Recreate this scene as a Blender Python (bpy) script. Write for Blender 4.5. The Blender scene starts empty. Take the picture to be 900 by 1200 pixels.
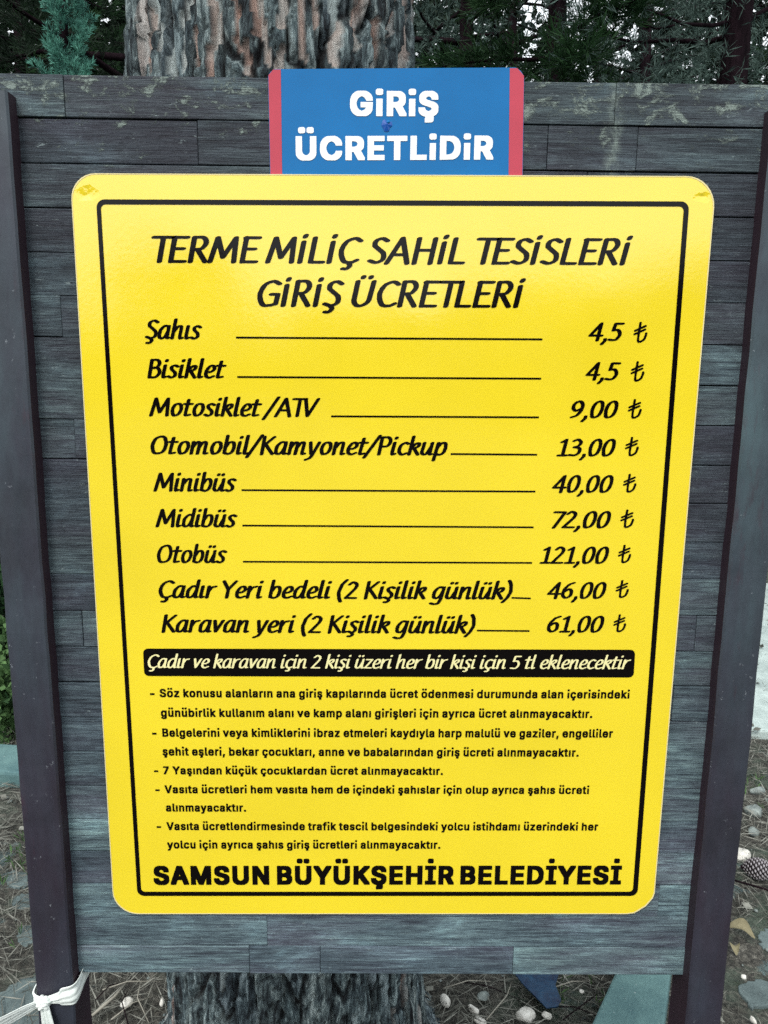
import bpy, bmesh, math, random
import numpy as np
from mathutils import Vector, Matrix
from mathutils.geometry import delaunay_2d_cdt

random.seed(7); rng = np.random.default_rng(7)
S = bpy.context.scene
COL = S.collection
R = math.radians

# ------------------------------------------------------------------ camera
ZC = 1.263                                     # height of the yellow sign's centre above the ground
CAM = np.array([-0.0167, -0.8615, 0.2369 + ZC])
YAW, PIT, ROL, FPX = 0.0108, 0.1807, 0.0110, 877.53
_cy, _sy = math.cos(YAW), math.sin(YAW)
FW = np.array([_sy*math.cos(PIT), _cy*math.cos(PIT), -math.sin(PIT)])
RT = np.array([_cy, -_sy, 0.0]); UP = np.cross(RT, FW)
R2 = RT*math.cos(ROL) + UP*math.sin(ROL); U2 = -RT*math.sin(ROL) + UP*math.cos(ROL)
cam_d = bpy.data.cameras.new('camera'); cam = bpy.data.objects.new('camera', cam_d); COL.objects.link(cam)
cam.matrix_world = Matrix(((R2[0], U2[0], -FW[0], CAM[0]), (R2[1], U2[1], -FW[1], CAM[1]),
                           (R2[2], U2[2], -FW[2], CAM[2]), (0, 0, 0, 1)))
cam_d.sensor_fit = 'VERTICAL'; cam_d.sensor_height = 36; cam_d.lens = 36*FPX/1200
cam_d.clip_start = 0.02; cam_d.clip_end = 1000
S.camera = cam

# ------------------------------------------------------------------ sky, sun, exposure
SUN_EL, SUN_AZ = R(52), R(200)                 # high, behind the camera, veiled by cloud
w = bpy.data.worlds.new('World'); S.world = w; w.use_nodes = True
nt = w.node_tree; nt.nodes.clear()
sky = nt.nodes.new('ShaderNodeTexSky'); sky.sky_type = 'NISHITA'; sky.sun_disc = False
sky.sun_elevation = SUN_EL; sky.sun_rotation = SUN_AZ
sky.air_density = 1.0; sky.dust_density = 4.0; sky.ozone_density = 1.0
hs = nt.nodes.new('ShaderNodeHueSaturation'); hs.inputs['Saturation'].default_value = 0.28
mixc = nt.nodes.new('ShaderNodeMix'); mixc.data_type = 'RGBA'
mixc.inputs[0].default_value = 0.6; mixc.inputs[7].default_value = (9.0, 9.6, 9.9, 1)   # even cloud
bg = nt.nodes.new('ShaderNodeBackground'); bg.inputs['Strength'].default_value = 0.15
wo = nt.nodes.new('ShaderNodeOutputWorld')
nt.links.new(sky.outputs[0], hs.inputs['Color']); nt.links.new(hs.outputs[0], mixc.inputs[6])
nt.links.new(mixc.outputs[2], bg.inputs[0]); nt.links.new(bg.outputs[0], wo.inputs[0])
sd = bpy.data.lights.new('sun', 'SUN'); sd.energy = 1.4; sd.angle = R(14); sd.color = (1, .96, .9)
sun = bpy.data.objects.new('sun', sd); COL.objects.link(sun)
_d = Vector((math.sin(SUN_AZ)*math.cos(SUN_EL), math.cos(SUN_AZ)*math.cos(SUN_EL), math.sin(SUN_EL)))
sun.rotation_euler = _d.to_track_quat('Z', 'Y').to_euler()
S.view_settings.view_transform = 'Standard'; S.view_settings.look = 'None'
S.view_settings.exposure = 0.56; S.view_settings.gamma = 1
try: S.view_settings.use_curve_mapping = False
except Exception: pass
S.render.engine = 'CYCLES'
S.cycles.max_bounces = 6; S.cycles.transparent_max_bounces = 4
S.cycles.use_denoising = False

# ------------------------------------------------------------------ helpers
def ray(px, py):                               # direction of the line of sight through a point of the photograph
    return FW*FPX + (px-450)*R2 - (py-600)*U2
def at(px, py, Y):                             # ... met with the upright plane y = Y
    d = ray(px, py); t = (Y-CAM[1])/d[1]; return CAM + d*t
def gnd(px, py, z=0.0):                        # ... met with the ground
    d = ray(px, py); t = (z-CAM[2])/d[2]; return CAM + d*t

def tag(o, label=None, cat=None, group=None, kind=None):
    if label: o['label'] = label
    if cat: o['category'] = cat
    if group: o['group'] = group
    if kind: o['kind'] = kind
    return o
def empty(name, loc=(0, 0, 0), rz=0):
    o = bpy.data.objects.new(name, None); o.location = loc; o.rotation_euler = (0, 0, rz)
    o.empty_display_size = .1; COL.objects.link(o); return o
def mesh_obj(name, me, mat=None, parent=None, loc=(0, 0, 0)):
    o = bpy.data.objects.new(name, me); COL.objects.link(o); o.location = loc
    if mat is not None:
        for m in (mat if isinstance(mat, (list, tuple)) else [mat]): me.materials.append(m)
    if parent is not None: o.parent = parent
    return o
def pyd(name, v, f, smooth=False):
    me = bpy.data.meshes.new(name); me.from_pydata([tuple(map(float, p)) for p in v], [], f); me.update()
    if smooth: me.shade_smooth()
    return me
def tris_mesh(name, V, F, attr=None):          # V (n,3), F (m,k) all the same size
    me = bpy.data.meshes.new(name); n, k = F.shape
    me.vertices.add(len(V)); me.vertices.foreach_set('co', np.ascontiguousarray(V, dtype=np.float32).ravel())
    me.loops.add(n*k); me.loops.foreach_set('vertex_index', np.ascontiguousarray(F, dtype=np.int32).ravel())
    me.polygons.add(n); me.polygons.foreach_set('loop_start', np.arange(0, n*k, k, dtype=np.int32))
    me.polygons.foreach_set('loop_total', np.full(n, k, dtype=np.int32))
    me.update(calc_edges=True)
    if attr is not None:
        for an, av in attr.items():
            a = me.attributes.new(an, 'FLOAT', 'POINT'); a.data.foreach_set('value', np.asarray(av, dtype=np.float32))
    return me
def box(name, x0, x1, y0, y1, z0, z1, bev=0.0, segs=1):
    bm = bmesh.new(); bmesh.ops.create_cube(bm, size=1)
    for v in bm.verts:
        v.co = Vector(((x0+x1)/2 + v.co.x*(x1-x0), (y0+y1)/2 + v.co.y*(y1-y0), (z0+z1)/2 + v.co.z*(z1-z0)))
    if bev: bmesh.ops.bevel(bm, geom=list(bm.edges), offset=bev, segments=segs, affect='EDGES', profile=.5)
    me = bpy.data.meshes.new(name); bm.to_mesh(me); bm.free(); return me
def tube(pts, rad, n=7, close=True):
    pts = [Vector(p) for p in pts]; V = []; F = []
    side = None
    for i, p in enumerate(pts):
        t = (pts[min(i+1, len(pts)-1)] - pts[max(i-1, 0)]).normalized()
        if side is None:
            side = t.cross(Vector((0, 0, 1)));
            if side.length < .05: side = t.cross(Vector((1, 0, 0)))
        side = (side - t*side.dot(t)).normalized(); b = t.cross(side)
        for k in range(n):
            a = 2*math.pi*k/n; V.append(p + (side*math.cos(a) + b*math.sin(a))*rad[i])
    for i in range(len(pts)-1):
        for k in range(n):
            a = i*n+k; b_ = i*n+(k+1) % n; F.append((a, b_, b_+n, a+n))
    if close: F.append(tuple(range(n-1, -1, -1))); F.append(tuple(range((len(pts)-1)*n, len(pts)*n)))
    return V, F
def vnoise(x, y, seed=0):                      # smooth value noise, numpy
    xi = np.floor(x).astype(np.int64); yi = np.floor(y).astype(np.int64); xf = x-xi; yf = y-yi
    def h(a, b):
        n = (a*374761393 + b*668265263 + seed*1442695041) & 0xffffffff
        n = ((n ^ (n >> 13))*1274126177) & 0xffffffff
        return ((n ^ (n >> 16)) & 0xffff)/65535.0
    u = xf*xf*(3-2*xf); v = yf*yf*(3-2*yf)
    return (h(xi, yi)*(1-u)+h(xi+1, yi)*u)*(1-v) + (h(xi, yi+1)*(1-u)+h(xi+1, yi+1)*u)*v
def fbm(x, y, seed=0, oc=4):
    s = 0; a = .5
    for k in range(oc): s = s + a*vnoise(x*2**k, y*2**k, seed+k*17); a *= .5
    return s

# ------------------------------------------------------------------ materials
class NT:
    def __init__(s, name):
        s.m = bpy.data.materials.new(name); s.m.use_nodes = True; s.t = s.m.node_tree; s.n = s.t.nodes
        s.b = s.n['Principled BSDF']
    def new(s, typ, **k):
        o = s.n.new(typ)
        for a, v in k.items(): setattr(o, a, v)
        return o
    def ln(s, a, b): s.t.links.new(a, b); return b
    def pos(s, scale=(1, 1, 1), loc=(0, 0, 0), kind='world', rnd=0):
        if kind == 'world': src = s.new('ShaderNodeNewGeometry').outputs['Position']
        else: src = s.new('ShaderNodeTexCoord').outputs['Object']
        if rnd:
            oi = s.new('ShaderNodeObjectInfo'); mul = s.new('ShaderNodeMath', operation='MULTIPLY'); mul.inputs[1].default_value = rnd
            s.ln(oi.outputs['Random'], mul.inputs[0]); va = s.new('ShaderNodeVectorMath', operation='ADD')
            s.ln(src, va.inputs[0]); s.ln(mul.outputs[0], va.inputs[1]); src = va.outputs[0]
        mp = s.new('ShaderNodeMapping'); mp.inputs['Scale'].default_value = scale; mp.inputs['Location'].default_value = loc
        s.ln(src, mp.inputs[0]); return mp.outputs[0]
    def noise(s, vec, scale=5, detail=4, rough=.55, dist=0):
        n = s.new('ShaderNodeTexNoise'); n.inputs['Scale'].default_value = scale; n.inputs['Detail'].default_value = detail
        n.inputs['Roughness'].default_value = rough; n.inputs['Distortion'].default_value = dist
        s.ln(vec, n.inputs['Vector']); return n.outputs['Fac']
    def ramp(s, fac, stops, interp='LINEAR'):
        r = s.new('ShaderNodeValToRGB'); e = r.color_ramp.elements; r.color_ramp.interpolation = interp
        while len(e) < len(stops): e.new(.5)
        for q, (p, c) in zip(e, stops):
            q.position = p; q.color = (c, c, c, 1) if isinstance(c, (int, float)) else (*c, 1)
        s.ln(fac, r.inputs[0]); return r.outputs[0]
    def mix(s, fac, a, b, mode='MIX'):
        m = s.new('ShaderNodeMix', data_type='RGBA', blend_type=mode)
        for i, v in ((0, fac), (6, a), (7, b)):
            if isinstance(v, (int, float)): m.inputs[i].default_value = v if i == 0 else (v, v, v, 1)
            elif isinstance(v, tuple): m.inputs[i].default_value = (*v, 1)
            else: s.ln(v, m.inputs[i])
        return m.outputs[2]
    def math(s, op, a, b=None):
        m = s.new('ShaderNodeMath', operation=op)
        for i, v in ((0, a), (1, b)):
            if v is None: continue
            if isinstance(v, (int, float)): m.inputs[i].default_value = v
            else: s.ln(v, m.inputs[i])
        return m.outputs[0]
    def bump(s, h, dist=.002, st=1.0, nrm=None):
        b = s.new('ShaderNodeBump'); b.inputs['Distance'].default_value = dist; b.inputs['Strength'].default_value = st
        s.ln(h, b.inputs['Height'])
        if nrm is not None: s.ln(nrm, b.inputs['Normal'])
        return b.outputs[0]
    def fin(s, col=None, rough=None, nrm=None, **k):
        if col is not None:
            if isinstance(col, tuple): s.b.inputs['Base Color'].default_value = (*col, 1)
            else: s.ln(col, s.b.inputs['Base Color'])
        if rough is not None:
            if isinstance(rough, (int, float)): s.b.inputs['Roughness'].default_value = rough
            else: s.ln(rough, s.b.inputs['Roughness'])
        if nrm is not None: s.ln(nrm, s.b.inputs['Normal'])
        for a, v in k.items():
            s.b.inputs[a.replace('_', ' ')].default_value = v
        return s.m

def mat_sign(name, col, var=.05, ior=1.6, dents=False):     # glossy printed sheet, very slightly wavy
    n = NT(name)
    p = n.pos()
    wav = n.noise(p, 3.1, 1, .4); fine = n.noise(p, 170, 2, .5)
    nr = n.bump(wav, .012, 1.0); nr = n.bump(fine, .00006, 1.0, nr)
    if dents:                                   # two pressed-in spots near the upper corners, a crease below the left one
        for dx_, dz_, r_ in DENTS:
            vd = n.new('ShaderNodeVectorMath', operation='DISTANCE'); sc_ = n.new('ShaderNodeVectorMath', operation='MULTIPLY'); sc_.inputs[1].default_value = (1, 0, 1.5)
            jit = n.new('ShaderNodeVectorMath', operation='ADD'); n.ln(p, jit.inputs[0])
            jn = n.new('ShaderNodeTexNoise'); jn.inputs['Scale'].default_value = 90; n.ln(p, jn.inputs['Vector'])
            js = n.new('ShaderNodeVectorMath', operation='SCALE'); js.inputs[3].default_value = .012; n.ln(jn.outputs['Color'], js.inputs[0]); n.ln(js.outputs[0], jit.inputs[1])
            n.ln(jit.outputs[0], sc_.inputs[0]); n.ln(sc_.outputs[0], vd.inputs[0]); vd.inputs[1].default_value = (dx_+.006, 0, (dz_+.006)*1.5)
            nr = n.bump(n.ramp(n.math('DIVIDE', vd.outputs['Value'], r_), [(.1, 0.), (1., 1.)]), .0011, 1.0, nr)
    blot = n.noise(p, 9, 5, .6)
    c = n.mix(n.ramp(blot, [(.3, 0.), (.7, 1.)]), tuple(x*(1-var) for x in col), tuple(min(1, x*(1+var)) for x in col))
    dirt = n.ramp(n.noise(p, 55, 5, .7), [(.70, 0.), (.80, 1.)])
    c = n.mix(n.math('MULTIPLY', dirt, .25), c, (.25, .2, .08))
    rg = n.ramp(n.noise(p, 14, 4, .6), [(.3, .09), (.7, .16)])
    m = n.fin(c, rg, nr, IOR=ior)
    return m
M = {}
DENTS = [(float(at(px, py, 0)[0]), float(at(px, py, 0)[2]), r_) for px, py, r_ in ((102, 227, .013), (822, 231, .010))]
M['yellow'] = mat_sign('yellow_print', (.80, .622, .022), .03, 1.85, dents=True)
M['ink'] = mat_sign('black_print', (.003, .002, .002), .1, 1.28)
M['cream_ink'] = mat_sign('cream_print', (.78, .72, .36), .05, 1.6)
M['blue'] = mat_sign('blue_print', (.002, .135, .37), .10, 1.3)
M['red'] = mat_sign('red_print', (.46, .040, .070), .12, 1.4)
M['white_ink'] = mat_sign('white_print', (.80, .82, .82), .02, 1.7)
n = NT('sheet_edge'); M['edge'] = n.fin((.72, .62, .30), .5)
n = NT('dent_blue'); M['dent'] = n.fin((.006, .075, .34), .25)

# weathered planks: grey-blue grain, brown-violet stretches, lichen near the top
def mat_wood():
    n = NT('weathered_wood')
    p = n.pos((1, 1, 1), rnd=3.0)
    st = n.pos((3.0, 30, 62), rnd=7.0)
    gr = n.noise(st, 3.0, 9, .75, .5)
    gf = n.noise(n.pos((11, 100, 330), rnd=5.0), 3.0, 5, .75)
    grain = n.math('ADD', n.math('MULTIPLY', gr, .52), n.math('MULTIPLY', gf, .48))
    c = n.ramp(grain, [(.33, (.003, .004, .006)), (.43, (.020, .027, .035)), (.52, (.052, .070, .081)), (.61, (.100, .132, .140)), (.72, (.27, .33, .33))])
    big = n.ramp(n.noise(n.pos((2.2, 1, 9), rnd=2.0), 1.6, 3, .5), [(.44, 0.), (.60, 1.)])
    c = n.mix(n.math('MULTIPLY', big, .55), c, n.mix(.55, c, (.045, .028, .048), 'MIX'))
    sep0 = n.new('ShaderNodeSeparateXYZ'); n.ln(n.new('ShaderNodeNewGeometry').outputs['Position'], sep0.inputs[0])
    low = n.ramp(n.math('ADD', n.math('MULTIPLY', n.math('SUBTRACT', ZC+.1, sep0.outputs[2]), 1.5), n.math('MULTIPLY', n.noise(n.pos((3, 1, 9)), 1.5, 4), .5)), [(.30, 0.), (1.2, 1.)])
    c = n.mix(low, c, n.mix(1.0, c, (2.25, 2.4, 2.3), 'MULTIPLY'))     # the lower boards are bleached more
    blo = n.noise(n.pos((5, 5, 11)), 1.3, 7, .72, .5)
    c = n.mix(1.0, c, n.ramp(blo, [(.34, (.55, .55, .58)), (.52, (1.0, 1.02, 1.02)), (.68, (1.75, 1.9, 1.85))]), 'MULTIPLY')
    oi = n.new('ShaderNodeObjectInfo')
    tone = n.ramp(oi.outputs['Random'], [(0, (.72, .71, .78)), (.5, (.95, .98, 1.0)), (1, (1.16, 1.2, 1.17))])
    c = n.mix(1.0, c, tone, 'MULTIPLY')
    # pale scratches and scuffs
    scv = n.noise(n.pos((26, 30, 62)), 2.2, 7, .8, .6)
    sc = n.ramp(scv, [(.62, 0.), (.68, 1.)])
    c = n.mix(n.math('MULTIPLY', sc, .5), c, (.42, .52, .52))
    # lichen, mostly along the top edge
    sep = n.new('ShaderNodeSeparateXYZ'); n.ln(n.new('ShaderNodeNewGeometry').outputs['Position'], sep.inputs[0])
    topm = n.ramp(n.math('MULTIPLY', n.math('SUBTRACT', sep.outputs[2], ZC+.40), 6.6), [(.0, 0.), (1., 1.)])
    ln_ = n.noise(n.pos((14, 14, 24)), 2.0, 9, .78, .4)
    lich = n.ramp(n.math('ADD', ln_, n.math('MULTIPLY', topm, .175)), [(.675, 0.), (.73, 1.)])
    # one run of lichen down from the top, right of the blue sign
    dx = n.math('ABSOLUTE', n.math('SUBTRACT', n.math('ADD', sep.outputs[0], n.math('MULTIPLY', n.math('SUBTRACT', n.noise(n.pos((1, 1, 1)), 26, 3), .5), .03)), .236))
    run = n.math('MULTIPLY', n.ramp(dx, [(.0, 1.), (.011, 0.)]), n.ramp(n.math('MULTIPLY', n.math('SUBTRACT', sep.outputs[2], ZC+.44), 10), [(0, 0.), (.1, 1.)]))
    run = n.math('MULTIPLY', run, n.ramp(n.noise(n.pos((120, 90, 60)), 1.2, 5, .7), [(.38, 0.), (.58, .85)]))
    lm = n.math('MAXIMUM', lich, run)
    c = n.mix(n.math('MULTIPLY', lm, n.ramp(gf, [(.35, .35), (.6, .95)])), c, (.25, .31, .275))
    h = n.math('ADD', grain, n.math('MULTIPLY', lm, .25))
    return n.fin(c, n.ramp(gf, [(.3, .75), (.7, .55)]), n.bump(h, .003, 1.0), Specular_IOR_Level=.35)
M['wood'] = mat_wood()
n = NT('panel_back'); M['back'] = n.fin((.02, .02, .022), .9)

def mat_post():
    n = NT('painted_post')
    p = n.pos()
    a = n.ramp(n.noise(n.pos((14, 14, 2.6)), 1.0, 6, .62, .4), [(.34, 0.), (.66, 1.)])
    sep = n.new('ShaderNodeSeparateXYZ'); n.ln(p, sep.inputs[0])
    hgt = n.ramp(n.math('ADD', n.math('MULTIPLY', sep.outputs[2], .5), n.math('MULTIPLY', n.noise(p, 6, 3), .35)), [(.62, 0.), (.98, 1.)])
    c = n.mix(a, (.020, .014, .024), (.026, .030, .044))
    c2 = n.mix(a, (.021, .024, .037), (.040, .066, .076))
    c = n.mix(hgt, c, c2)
    br = n.ramp(n.noise(n.pos((30, 30, 7)), 1.0, 6, .7), [(.58, 0.), (.70, 1.)])
    c = n.mix(n.math('MULTIPLY', br, .7), c, (.036, .014, .024))
    blo = n.noise(n.pos((7, 7, 5)), 1.0, 7, .7)
    c = n.mix(1.0, c, n.ramp(blo, [(.32, .62), (.68, 1.45)]), 'MULTIPLY')
    ch = n.ramp(n.noise(p, 90, 6, .75), [(.655, 0.), (.69, 1.)])
    c = n.mix(n.math('MULTIPLY', ch, .5), c, (.30, .33, .36))
    h = n.noise(n.pos((60, 60, 12)), 1.0, 6, .7)
    return n.fin(c, n.ramp(h, [(.3, .42), (.7, .62)]), n.bump(h, .0012, .7))
M['post'] = mat_post()
n = NT('brown_shaded_side'); h_ = n.noise(n.pos((40, 40, 8)), 1, 5, .7)
M['post_side'] = n.fin(n.mix(h_, (.010, .004, .009), (.026, .010, .019)), .6, n.bump(h_, .001, .6))  # inner post cheek: purplish brown, darkened in the colour to stand for its shade

def mat_bark():
    n = NT('pine_bark')
    def at_(nm):
        a = n.new('ShaderNodeAttribute'); a.attribute_name = nm; return a.outputs['Fac']
    idv, pale, crack = at_('plate'), at_('pale'), at_('crack')
    st = n.noise(n.pos((42, 42, 9)), 1.3, 8, .75, .6)
    c = n.ramp(st, [(.38, (.003, .004, .006)), (.45, (.040, .056, .066)), (.52, (.125, .170, .182)), (.60, (.40, .48, .49))])
    tone = n.ramp(idv, [(0, (.6, .62, .68)), (.5, (.95, 1, 1)), (1, (1.3, 1.25, 1.2))])
    c = n.mix(1, c, tone, 'MULTIPLY')
    pc = n.ramp(n.math('ADD', n.math('MULTIPLY', idv, .6), n.math('MULTIPLY', n.noise(n.pos((9, 9, 5)), 2, 4), .5)),
                [(.3, (.46, .55, .55)), (.50, (.60, .64, .62)), (.60, (.58, .50, .45)), (.72, (.52, .34, .28)), (.88, (.66, .68, .66))])
    pc = n.mix(n.ramp(st, [(.3, .6), (.5, 0.)]), pc, (.11, .10, .10))
    c = n.mix(pale, c, pc)
    c = n.mix(crack, c, (.004, .003, .004))
    h = n.noise(n.pos((140, 140, 22)), 1.2, 9, .85, .5)
    return n.fin(c, .88, n.bump(h, .010, 1.0), Specular_IOR_Level=.3)
M['bark'] = mat_bark()
n = NT('dark_bark'); h_ = n.noise(n.pos((30, 30, 6)), 1, 6, .75)
M['bark2'] = n.fin(n.ramp(h_, [(.3, (.003, .002, .003)), (.7, (.020, .011, .015))]), .9, n.bump(h_, .01, 1), Specular_IOR_Level=.05)
def mat_fol(name, lo, hi, tr=.25):
    n = NT(name); a = n.new('ShaderNodeAttribute'); a.attribute_name = 'tone'
    c = n.mix(a.outputs['Fac'], lo, hi)
    n.fin(c, .6, Specular_IOR_Level=.12)
    tl = n.new('ShaderNodeBsdfTranslucent'); n.ln(c, tl.inputs[0]); ms = n.new('ShaderNodeMixShader'); ms.inputs[0].default_value = tr
    n.ln(n.b.outputs[0], ms.inputs[1]); n.ln(tl.outputs[0], ms.inputs[2]); n.ln(ms.outputs[0], n.n['Material Output'].inputs[0])
    return n.m
M['fol_dark'] = mat_fol('needles_dark', (.004, .010, .006), (.020, .036, .022))
M['fol_mid'] = mat_fol('needles_green', (.006, .020, .009), (.030, .075, .028))
M['fol_teal'] = mat_fol('needles_bluegreen', (.030, .10, .085), (.15, .40, .31))
M['fol_grey'] = mat_fol('leaves_grey', (.012, .026, .024), (.12, .18, .155))
M['grass'] = mat_fol('grass_blades', (.03, .07, .03), (.13, .24, .09))
M['litter'] = mat_fol('dry_needles', (.025, .027, .022), (.29, .295, .26), .1)
M['leaf_dry'] = mat_fol('dry_leaves', (.12, .105, .06), (.30, .27, .17), .2)

def mat_ground():
    n = NT('forest_soil')
    p = n.pos()
    a = n.noise(p, 3.2, 8, .7); b = n.noise(p, 60, 7, .75, .8)
    c = n.ramp(b, [(.32, (.010, .010, .009)), (.46, (.045, .044, .038)), (.58, (.13, .125, .105)), (.70, (.32, .31, .27))])
    c = n.mix(n.ramp(a, [(.50, 0.), (.60, .75)]), c, n.mix(b, (.035, .065, .05), (.12, .17, .12)))
    t = n.noise(n.pos(loc=(3, 1, 0)), 5.0, 8, .7)
    c = n.mix(n.ramp(t, [(.57, 0.), (.62, .7)]), c, n.mix(b, (.05, .10, .11), (.20, .29, .29)))
    return n.fin(c, .95, n.bump(b, .02, 1))
M['ground'] = mat_ground()
def mat_conc(name, lo, hi):
    n = NT(name); p = n.pos()
    a = n.noise(p, 9, 8, .7); b = n.noise(p, 220, 4, .7)
    f = n.math('ADD', n.math('MULTIPLY', a, .65), n.math('MULTIPLY', b, .35))
    c = n.ramp(f, [(.36, lo), (.62, hi)])
    sp = n.ramp(n.noise(p, 130, 3, .6), [(.68, 0.), (.74, 1.)])
    c = n.mix(n.math('MULTIPLY', sp, .6), c, (.55, .62, .6))
    return n.fin(c, .85, n.bump(f, .004, .8))
M['conc'] = mat_conc('concrete_bluegreen', (.045, .105, .115), (.115, .215, .21))
M['path'] = mat_conc('concrete_pale', (.24, .30, .29), (.48, .57, .545))
M['slate'] = mat_conc('flat_stone', (.045, .065, .068), (.13, .175, .175))
n = NT('pebble'); q = n.noise(n.pos(), 70, 5, .6)
M['pebble'] = n.fin(n.ramp(q, [(.3, (.40, .39, .35)), (.65, (.70, .69, .64))]), .6, n.bump(q, .002, .6))
n = NT('grey_pebble'); q = n.noise(n.pos(), 60, 5, .6)
M['gpebble'] = n.fin(n.ramp(q, [(.3, (.08, .10, .10)), (.7, (.27, .31, .29))]), .75, n.bump(q, .003, .8))
n = NT('blue_plastic'); q = n.noise(n.pos(), 30, 5, .6)
M['bluep'] = n.fin(n.ramp(q, [(.35, (.003, .014, .045)), (.65, (.008, .045, .10))]), .4, n.bump(q, .003, .6))
n = NT('white_cloth'); q = n.noise(n.pos((60, 60, 60)), 1, 5, .6)
M['cloth'] = n.fin(n.ramp(q, [(.3, (.58, .64, .61)), (.7, (.76, .80, .77))]), .65, n.bump(q, .001, .6))
n = NT('cone_scale'); a_ = n.new('ShaderNodeAttribute'); a_.attribute_name = 'tone'
M['cone'] = n.fin(n.ramp(a_.outputs['Fac'], [(0, (.010, .008, .010)), (.6, (.035, .026, .028)), (1., (.36, .34, .36))]), .65)
n = NT('twig'); M['twig'] = n.fin((.26, .25, .21), .8)

# ------------------------------------------------------------------ ground
gx = np.concatenate([-np.geomspace(300, 3.2, 26), np.linspace(-3, 3, 170), np.geomspace(3.2, 300, 26)])
gy = np.concatenate([-np.geomspace(300, 1.2, 22), np.linspace(-1, 6.5, 190), np.geomspace(6.7, 300, 22)])
X, Y = np.meshgrid(gx, gy)
def ground_z(x, y):
    near = np.exp(-((x/4.5)**2 + ((y-2.5)/5)**2))
    return (fbm(x*1.3, y*1.3, 3, 3)-.45)*.05*near + (fbm(x*14, y*14, 9, 3)-.45)*.022*near
Z = ground_z(X, Y)
V = np.stack([X, Y, Z], -1).reshape(-1, 3); nx_ = len(gx)
ii, jj = np.meshgrid(np.arange(len(gy)-1), np.arange(nx_-1), indexing='ij')
F = np.stack([ii*nx_+jj, ii*nx_+jj+1, (ii+1)*nx_+jj+1, (ii+1)*nx_+jj], -1).reshape(-1, 4)
g = mesh_obj('ground', tris_mesh('ground', V, F), M['ground']); tag(g, kind='structure')
g.data.shade_smooth()

def slab(name, poly, z0, z1, mat, bev=.006):
    bm = bmesh.new()
    vs = [bm.verts.new((p[0], p[1], z1)) for p in poly]
    f = bm.faces.new(vs); f.normal_update()
    if f.normal.z < 0: f.normal_flip()
    r = bmesh.ops.extrude_face_region(bm, geom=[f])
    up = [e for e in r['geom'] if isinstance(e, bmesh.types.BMVert)]
    for v in up: v.co.z = z1
    for v in vs: v.co.z = z0
    bmesh.ops.recalc_face_normals(bm, faces=bm.faces)
    if bev:
        ed = [e for e in bm.edges if all(v.co.z > (z0+z1)/2 for v in e.verts)]
        bmesh.ops.bevel(bm, geom=ed, offset=bev, segments=2, affect='EDGES', profile=.5)
    me = bpy.data.meshes.new(name); bm.to_mesh(me); bm.free()
    return mesh_obj(name, me, mat)
# pale concrete path beyond the right post, kerb beyond the left post
pr = [gnd(876, 866), gnd(1500, 905), gnd(1500, 690), gnd(880, 690)]
o = slab('path', pr, -.05, .045, M['path'], .01); tag(o, kind='structure')
kl = [gnd(-400, 845, .06), gnd(25, 872, .06), gnd(27, 906, .06), gnd(-400, 878, .06)]
o = slab('kerb', kl, -.1, .06, M['conc'], .012); tag(o, kind='structure')
kz = .09
kr = [gnd(716, 1150, kz), gnd(785, 1150, kz), gnd(777, 1215, kz), gnd(686, 1215, kz)]
d1 = kr[0]-kr[3]; d2 = kr[1]-kr[2]
kr2 = [kr[0]+d1*1.2, kr[1]+d2*1.2, kr[2]-d2*1.0, kr[3]-d1*1.0]
o = slab('concrete_block', kr2, -.05, kz, M['conc'], .006)
tag(o, 'blue-green concrete kerb block on the ground behind the foot of the right post', 'kerb block')

# ------------------------------------------------------------------ the big pine behind the board
TX, TY = -0.262, 0.60
p_t0, p_t1 = at(158, 40, TY), at(486, 40, TY)
TX = float((p_t0[0]+p_t1[0])/2)
RT_TOP = float((p_t1[0]-p_t0[0])/2)*.985
p_b0, p_b1 = at(206, 1170, TY), at(492, 1170, TY)
TXB = float((p_b0[0]+p_b1[0])/2); RT_BOT = float((p_b1[0]-p_b0[0])/2)*.985
ZT, ZB = float(p_t0[2]), float(p_b0[2])
def trunk_axis(z):
    t = np.clip((z-ZB)/(ZT-ZB), -.6, 3); return TXB + (TX-TXB)*t
def trunk_rad(z):
    t = (z-ZB)/(ZT-ZB)
    r = RT_BOT + (RT_TOP-RT_BOT)*np.clip(t, -.02, 1.3)
    r = r + .06*np.exp(-np.maximum(z, 0)/.05)
    return np.where(z > 2.4, r*(1-(z-2.4)/9.5), r)
tree = empty('pine_tree', (TXB, TY, 0))
tag(tree, 'thick pine trunk with flaking grey bark and pale pinkish patches directly behind the notice board', 'tree')
zz = np.concatenate([np.linspace(-.1, 3.2, 620), np.linspace(3.22, 9.5, 60)]); na = 330
A, ZZ = np.meshgrid(np.linspace(0, 2*np.pi, na, endpoint=False), zz)
circ = A*RT_TOP
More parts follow.
